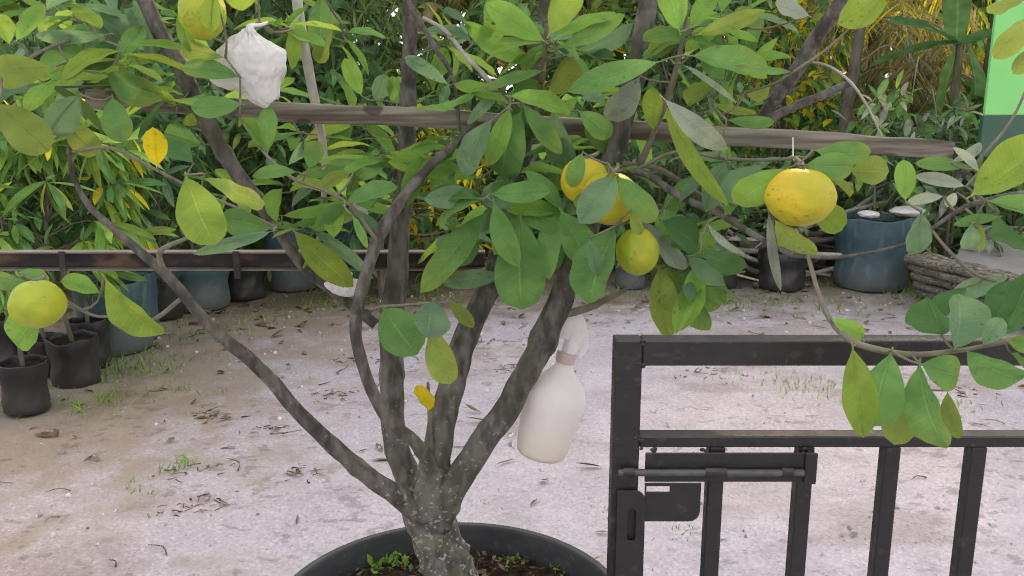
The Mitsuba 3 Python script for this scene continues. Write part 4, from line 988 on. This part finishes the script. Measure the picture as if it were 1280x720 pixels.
# ------------------------------------------------------------------ plastic bags tied round fruits
def plastic_bag(px, py, Y, w, h, lab, seed, neck, corners, inner=True):
    c = at(px, py, Y); m_ = pxm(Y, py)
    s = trimesh.creation.icosphere(5); v = np.array(s.vertices)
    a = np.arctan2(v[:, 0], -v[:, 1])
    k = np.ones(len(v))
    # drawn together at the neck
    z = v[:, 2]
    kx = np.where(z > .35, 1 - .80 * np.clip((z - .35) / .65, 0, 1) ** 1.0, 1.0)
    P = np.c_[v[:, 0] * kx, v[:, 1] * kx * .8, z]
    for (dx, dz, amt) in corners:
        d = unit(np.array([dx, -.15, dz]))
        P = P + d * (amt * np.clip((v @ d - .72) / .28, 0, 1) ** 1.6)[:, None]
    rid = 1 - np.abs(2 * vfbm(v * [2.2, 2.2, 1.3] + seed, 3, seed) - 1)
    fine = 1 - np.abs(2 * vfbm(v * [6, 6, 2.2] + seed * 3, 3, seed + 4) - 1)
    pl = .5 * np.sin(a * 13 + 2 * vnoise(v * 3, seed)) * np.clip(z, 0, 1) ** 1.5 * .12
    P = P * (1 + .20 * (rid - .8) + .05 * (fine - .8) + pl)[:, None]
    P = P * [w * .5 * m_, w * .46 * m_, h * .5 * m_] + c
    t = thing('fruit_bag', lab, 'plastic bag')
    part(t, 'film', (P, np.array(s.faces)), 'white_film', True)
    top = c + [0, 0, h * .5 * m_]
    e = at(*neck)
    ring = spline([top + [0, 0, -.006], top + [0, 0, .004], (top * .4 + e * .6), e], 8)
    part(t, 'tie', tube(ring, [.009, .007, .005, .003, .0025, .0025, .0025, .0025], 9, .3, 4, 90), 'white_film', True)
    if inner:
        s2 = trimesh.creation.icosphere(3)
        part(t, 'wrapped_fruit', (np.array(s2.vertices) * .62 * min(w, h) * .5 * m_ + c + [.006, 0, .006], np.array(s2.faces)), 'fruit_skin', True, uv=np.full((len(s2.vertices), 2), .3))


plastic_bag(316, 80, 1.29, 78, 84, 'crumpled white plastic bag tied round a fruit at the upper left', 3, (334, 28, 1.345), [(-1, -.25, .42), (.45, -1, .34), (.9, .2, .12), (-.55, .55, .15)])
plastic_bag(432, 358, 1.47, 40, 26, 'small white scrap of plastic caught on the low limb left of the stems', 8, (440, 342, 1.48), [(-1, .3, .3), (1, .4, .3)], inner=False)
plastic_bag(450, 265, 1.46, 20, 22, 'tiny white scrap of plastic on the twig left of the upright stem', 12, (440, 252, 1.30), [(-1, .6, .4), (.6, -1, .3)], inner=False)

# ------------------------------------------------------------------ spray bottle hung on the right limb
t = thing('spray_bottle', 'milky white spray bottle hanging beside the thick right limb', 'spray bottle')
YB = 1.42
mB = pxm(YB, 480)
topc, botc = at(706, 452, YB), at(674, 573, YB)
axis = unit(topc - botc); Hh = np.linalg.norm(topc - botc)
xa = unit(np.cross([0, 1, 0], axis)); ya = np.cross(axis, xa)
prof = [(.0, 0), (.40, .003), (.62, .015), (.77, .045), (.85, .10), (.90, .20), (.95, .34), (1.0, .46), (1.04, .56), (1.04, .63), (.98, .70), (.82, .78), (.58, .86), (.40, .92), (.30, .96), (.27, 1.0)]
S = spline(np.array([(a, b, 0) for a, b in prof]), 46)[:, :2]; S[:, 0] = np.maximum(S[:, 0], 0)
rB = 38 * mB
Vb, fb = lathe(np.c_[S[:, 0] * rB, S[:, 1] * Hh], [0, 0, 0], 48)
Vb = botc + Vb[:, :1] * xa + Vb[:, 1:2] * ya * .72 + Vb[:, 2:] * axis
body = part(t, 'bottle', (Vb, fb), 'milky_plastic', True)


def along(pr, o, n=28, sq=1.0):
    v, f = lathe(pr, [0, 0, 0], n)
    return o + v[:, :1] * xa + v[:, 1:2] * ya * sq + v[:, 2:] * axis, f


part(t, 'collar', along([(.001, -.001), (.30 * rB, -.001), (.33 * rB, .003), (.33 * rB, .015), (.29 * rB, .018), (.001, .018)], topc), 'pink_plastic', 35)
hb = topc + axis * .0185 + xa * .003
part(t, 'pump_neck', along([(.001, 0), (.27 * rB, 0), (.25 * rB, .012), (.24 * rB, .030), (.001, .031)], hb), 'white_plastic', 35)


def extr(poly, o, ex, ez, ey, th, mat, name):
    import shapely.geometry as sg
    m = trimesh.creation.extrude_polygon(sg.Polygon(poly).buffer(.0015).buffer(-.0005), th, engine='earcut')
    v = np.array(m.vertices)
    part(t, name, (o + v[:, :1] * ex + v[:, 1:2] * ez + (v[:, 2:] - th / 2) * ey, np.array(m.faces)), mat, 30)


extr([(-.034, .022), (-.012, .024), (.006, .020), (.015, .022), (.022, .034), (.014, .054), (.002, .072), (-.012, .070), (-.026, .058), (-.034, .042)], hb, xa, axis, ya, .020, 'white_plastic', 'spray_head')
extr([(.014, .030), (.024, .033), (.028, .018), (.022, -.004), (.017, -.005), (.020, .014)], hb, xa, axis, ya, .010, 'white_plastic', 'trigger')
nz = hb + axis * .044 - xa * .030
part(t, 'nozzle', tube(np.array([nz, nz - xa * .012]), .007, 12), 'white_plastic', 40)
dip = np.array([hb, hb - axis * .08, botc + axis * .015])
part(body, 'dip_tube', tube(spline(dip, 8), .0022, 6), 'white_plastic', True)

# ------------------------------------------------------------------ batten and rail behind the stems
t = thing('wooden_batten', 'weathered wooden batten lying across the limbs at the top', 'batten')
p, q = at(112, 124, 1.44), at(1187, 187, 1.46)
part(t, 'timber', beam(p, q, .030, 23 * pxm(1.45, 150), .003, wob=.006, n=60, seed=3), 'weathered_wood', 40)
t = thing('steel_rail', 'dark rusty steel channel rail crossing behind the stems at the left', 'rail')
YR = 1.60
mR = pxm(YR, 327)
a, b = at(-160, 327, YR), at(606, 331, YR)
zc, hgt = a[2], 24 * mR


def rail_box(x0, x1, z0, z1, y0, y1): return rbox([x0, y0, z0], [x1, y1, z1], .0012)


part(t, 'web', rail_box(a[0], b[0], zc - hgt / 2 + .0032, zc + hgt / 2 - .0032, YR + .022, YR + .026), 'rusty_steel')
part(t, 'flange', rail_box(a[0], b[0], zc + hgt / 2 - .003, zc + hgt / 2, YR, YR + .026), 'worn_steel')
part(t, 'flange', rail_box(a[0], b[0], zc - hgt / 2, zc - hgt / 2 + .003, YR, YR + .026), 'worn_steel')
for px in (75, 292, 545):
    x = at(px, 327, YR)[0]
    part(t, 'strap', rail_box(x, x + 8 * mR, zc - hgt / 2 - .014, zc + hgt / 2 + .002, YR - .0035, YR - .0008), 'rusty_steel')
# string that ties the big fruit's twig to the batten
t = thing('tie_string', 'thin white string from the batten to the big golden fruit', 'string')
pa, pb = at(991, 172, 1.425), at(993, 200, 1.195)
part(t, 'cord', tube(spline([pa, (pa + pb) / 2 + [0, 0, -.012], pb], 12), .0014, 6), 'string_mat', True)
# dead sticks leaning behind the batten on the right
for rows, lab in [([(935, 175, 1.62, 18), (960, 138, 1.6, 21), (1002, 75, 1.58, 22), (1048, 6, 1.56, 22), (1085, -60, 1.55, 20)], 'thick grey limb slanting up to the right behind the batten'),
                  ([(940, 160, 1.60, 12), (985, 138, 1.62, 13), (1030, 118, 1.64, 12), (1064, 103, 1.65, 11)], 'short grey stick leaning against the slanting right limb'),
                  ([(1010, 76, 1.58, 3), (1038, 84, 1.56, 4), (1064, 104, 1.54, 4), (1082, 130, 1.52, 4), (1103, 172, 1.50, 3)], 'thin pale twig arching down to the batten at the right')]:
    part(tree, 'limb', limb(rows, 10, .1, 80), 'pale_bark' if rows[0][3] < 6 else 'bark', True, label=lab)

# ------------------------------------------------------------------ gate
YG = 1.10
gate = thing('metal_gate', 'black painted steel gate with a sliding latch at the lower right', 'gate')
gp = lambda px, py: at(px, py, YG)
mG = pxm(YG, 540)
D = .032


def bar(name, x0, y0, x1, y1, d0=0.0, d1=D, parent=gate, mat='gate_paint', bev=.0018, label=None, zlow=None):
    """front face spans the photo rectangle on the gate plane; depths behind that plane from d0 to d1"""
    A_, B2 = gp((x0 + x1) / 2, y0), gp((x0 + x1) / 2, y1)
    xl, xr = gp(x0, (y0 + min(y1, 700)) / 2)[0], gp(x1, (y0 + min(y1, 700)) / 2)[0]
    z1 = A_[2]; z0 = B2[2] if zlow is None else zlow
    return part(parent, name, rbox([xl, YG + d0, z0], [xr, YG + d1, z1], bev), mat, label=label)


xe = 1500
ztop, zmid = gp(800, 426)[2], gp(900, 547)[2]
xl = gp(769, 430)[0]; ws = .036
xr = xl + ws
XE = gp(xe, 430)[0]
B3 = lambda name, a, b, parent=gate, mat='gate_paint', bev=.0018, **k: part(parent, name, rbox(a, b, bev), mat, **k)
B3('stile', [xl, YG, .06], [xr, YG + D, ztop])
B3('top_rail', [xr + .0002, YG + .0004, ztop - .0345], [XE, YG + D - .0004, ztop - .0002])
B3('middle_rail', [xr + .0002, YG + .003, zmid - .0155], [XE, YG + D - .003, zmid])
B3('bottom_rail', [xr + .0002, YG + .002, .07], [XE, YG + D - .002, .10])
for px in (897, 1009, 1117, 1225, 1333, 1440):
    x = gp(px, 580)[0]; 
    B3('upright', [x - .0108, YG + .0045, .1006], [x + .0108, YG + .0255, zmid - .0161])
# latch: backing plate, round sliding bolt in collars, keeper plate, slotted strap
z = lambda py: gp(900, py)[2]
X = lambda px: gp(px, 580)[0]
latch = B3('latch_plate', [X(806), YG - .004, z(601)], [X(1017), YG - .0008, z(565)], bev=.0008)
B3('end_plate', [X(1004), YG - .0085, z(602)], [X(1019), YG - .0046, z(564)], parent=latch, bev=.001)
zb_ = z(587)
part(latch, 'bolt', tube(np.array([[X(772), YG - .0095, zb_], [X(1002), YG - .0095, zb_]]), .0050, 16), 'bolt_steel', 40)
for px in (778, 880, 975): part(latch, 'collar', tube(np.array([[X(px), YG - .0095, zb_], [X(px + (26 if px == 880 else 14)), YG - .0095, zb_]]), .0064, 16), 'gate_paint', 40)
import shapely.geometry as sg


def plate(poly, holes, d0, th, name, parent=gate):
    pts = lambda q: [(X(a), z(b)) for a, b in q]
    g = sg.Polygon(pts(poly), [pts(h) for h in holes])
    m = trimesh.creation.extrude_polygon(g, th, engine='earcut')
    v = np.array(m.vertices); v = np.c_[v[:, 0], YG + d0 + v[:, 2], v[:, 1]]
    return part(parent, name, (v, np.array(m.faces)[:, ::-1]), 'gate_paint')


def arc(cx, cy, r, a0, a1, n=8): return [(cx + r * math.cos(a), cy + r * math.sin(a)) for a in np.linspace(a0, a1, n)]


hp = math.pi / 2
plate([(806.8, 603), (877, 603)] + arc(864, 637, 13, 0, hp) + [(806.8, 650)], [[(808.5, 606), (838, 606), (838, 614), (808.5, 614)]], -.0042, .0034, 'keeper_plate')
slot = arc(790.5, 637, 5.5, math.pi, 2 * math.pi) + arc(790.5, 668, 5.5, 0, math.pi)
plate([(772, 611), (797, 611)] + arc(795, 623, 12, -hp, 0) + [(808, 840), (772, 840)], [slot], -.0092, .0045, 'slotted_strap')

# weld beads at the joints of the gate
rng = np.random.default_rng(4)
for (x, zz) in [(xr, ztop - .003), (xr, ztop - .033), (xr, zmid - .001), (xr, zmid - .015), (X(818), z(564)), (X(880), z(564)), (X(1008), z(564))]:
    blobs = []
    for k in range(4):
        sph = trimesh.creation.icosphere(1); v = np.array(sph.vertices) * rng.uniform(.0016, .003) * [1.3, .8, 1]
        blobs.append((v + [x + rng.normal(0, .003), YG + .0005, zz + rng.normal(0, .0015)], np.array(sph.faces)))
    part(gate, 'weld', join(blobs), 'gate_paint', True)
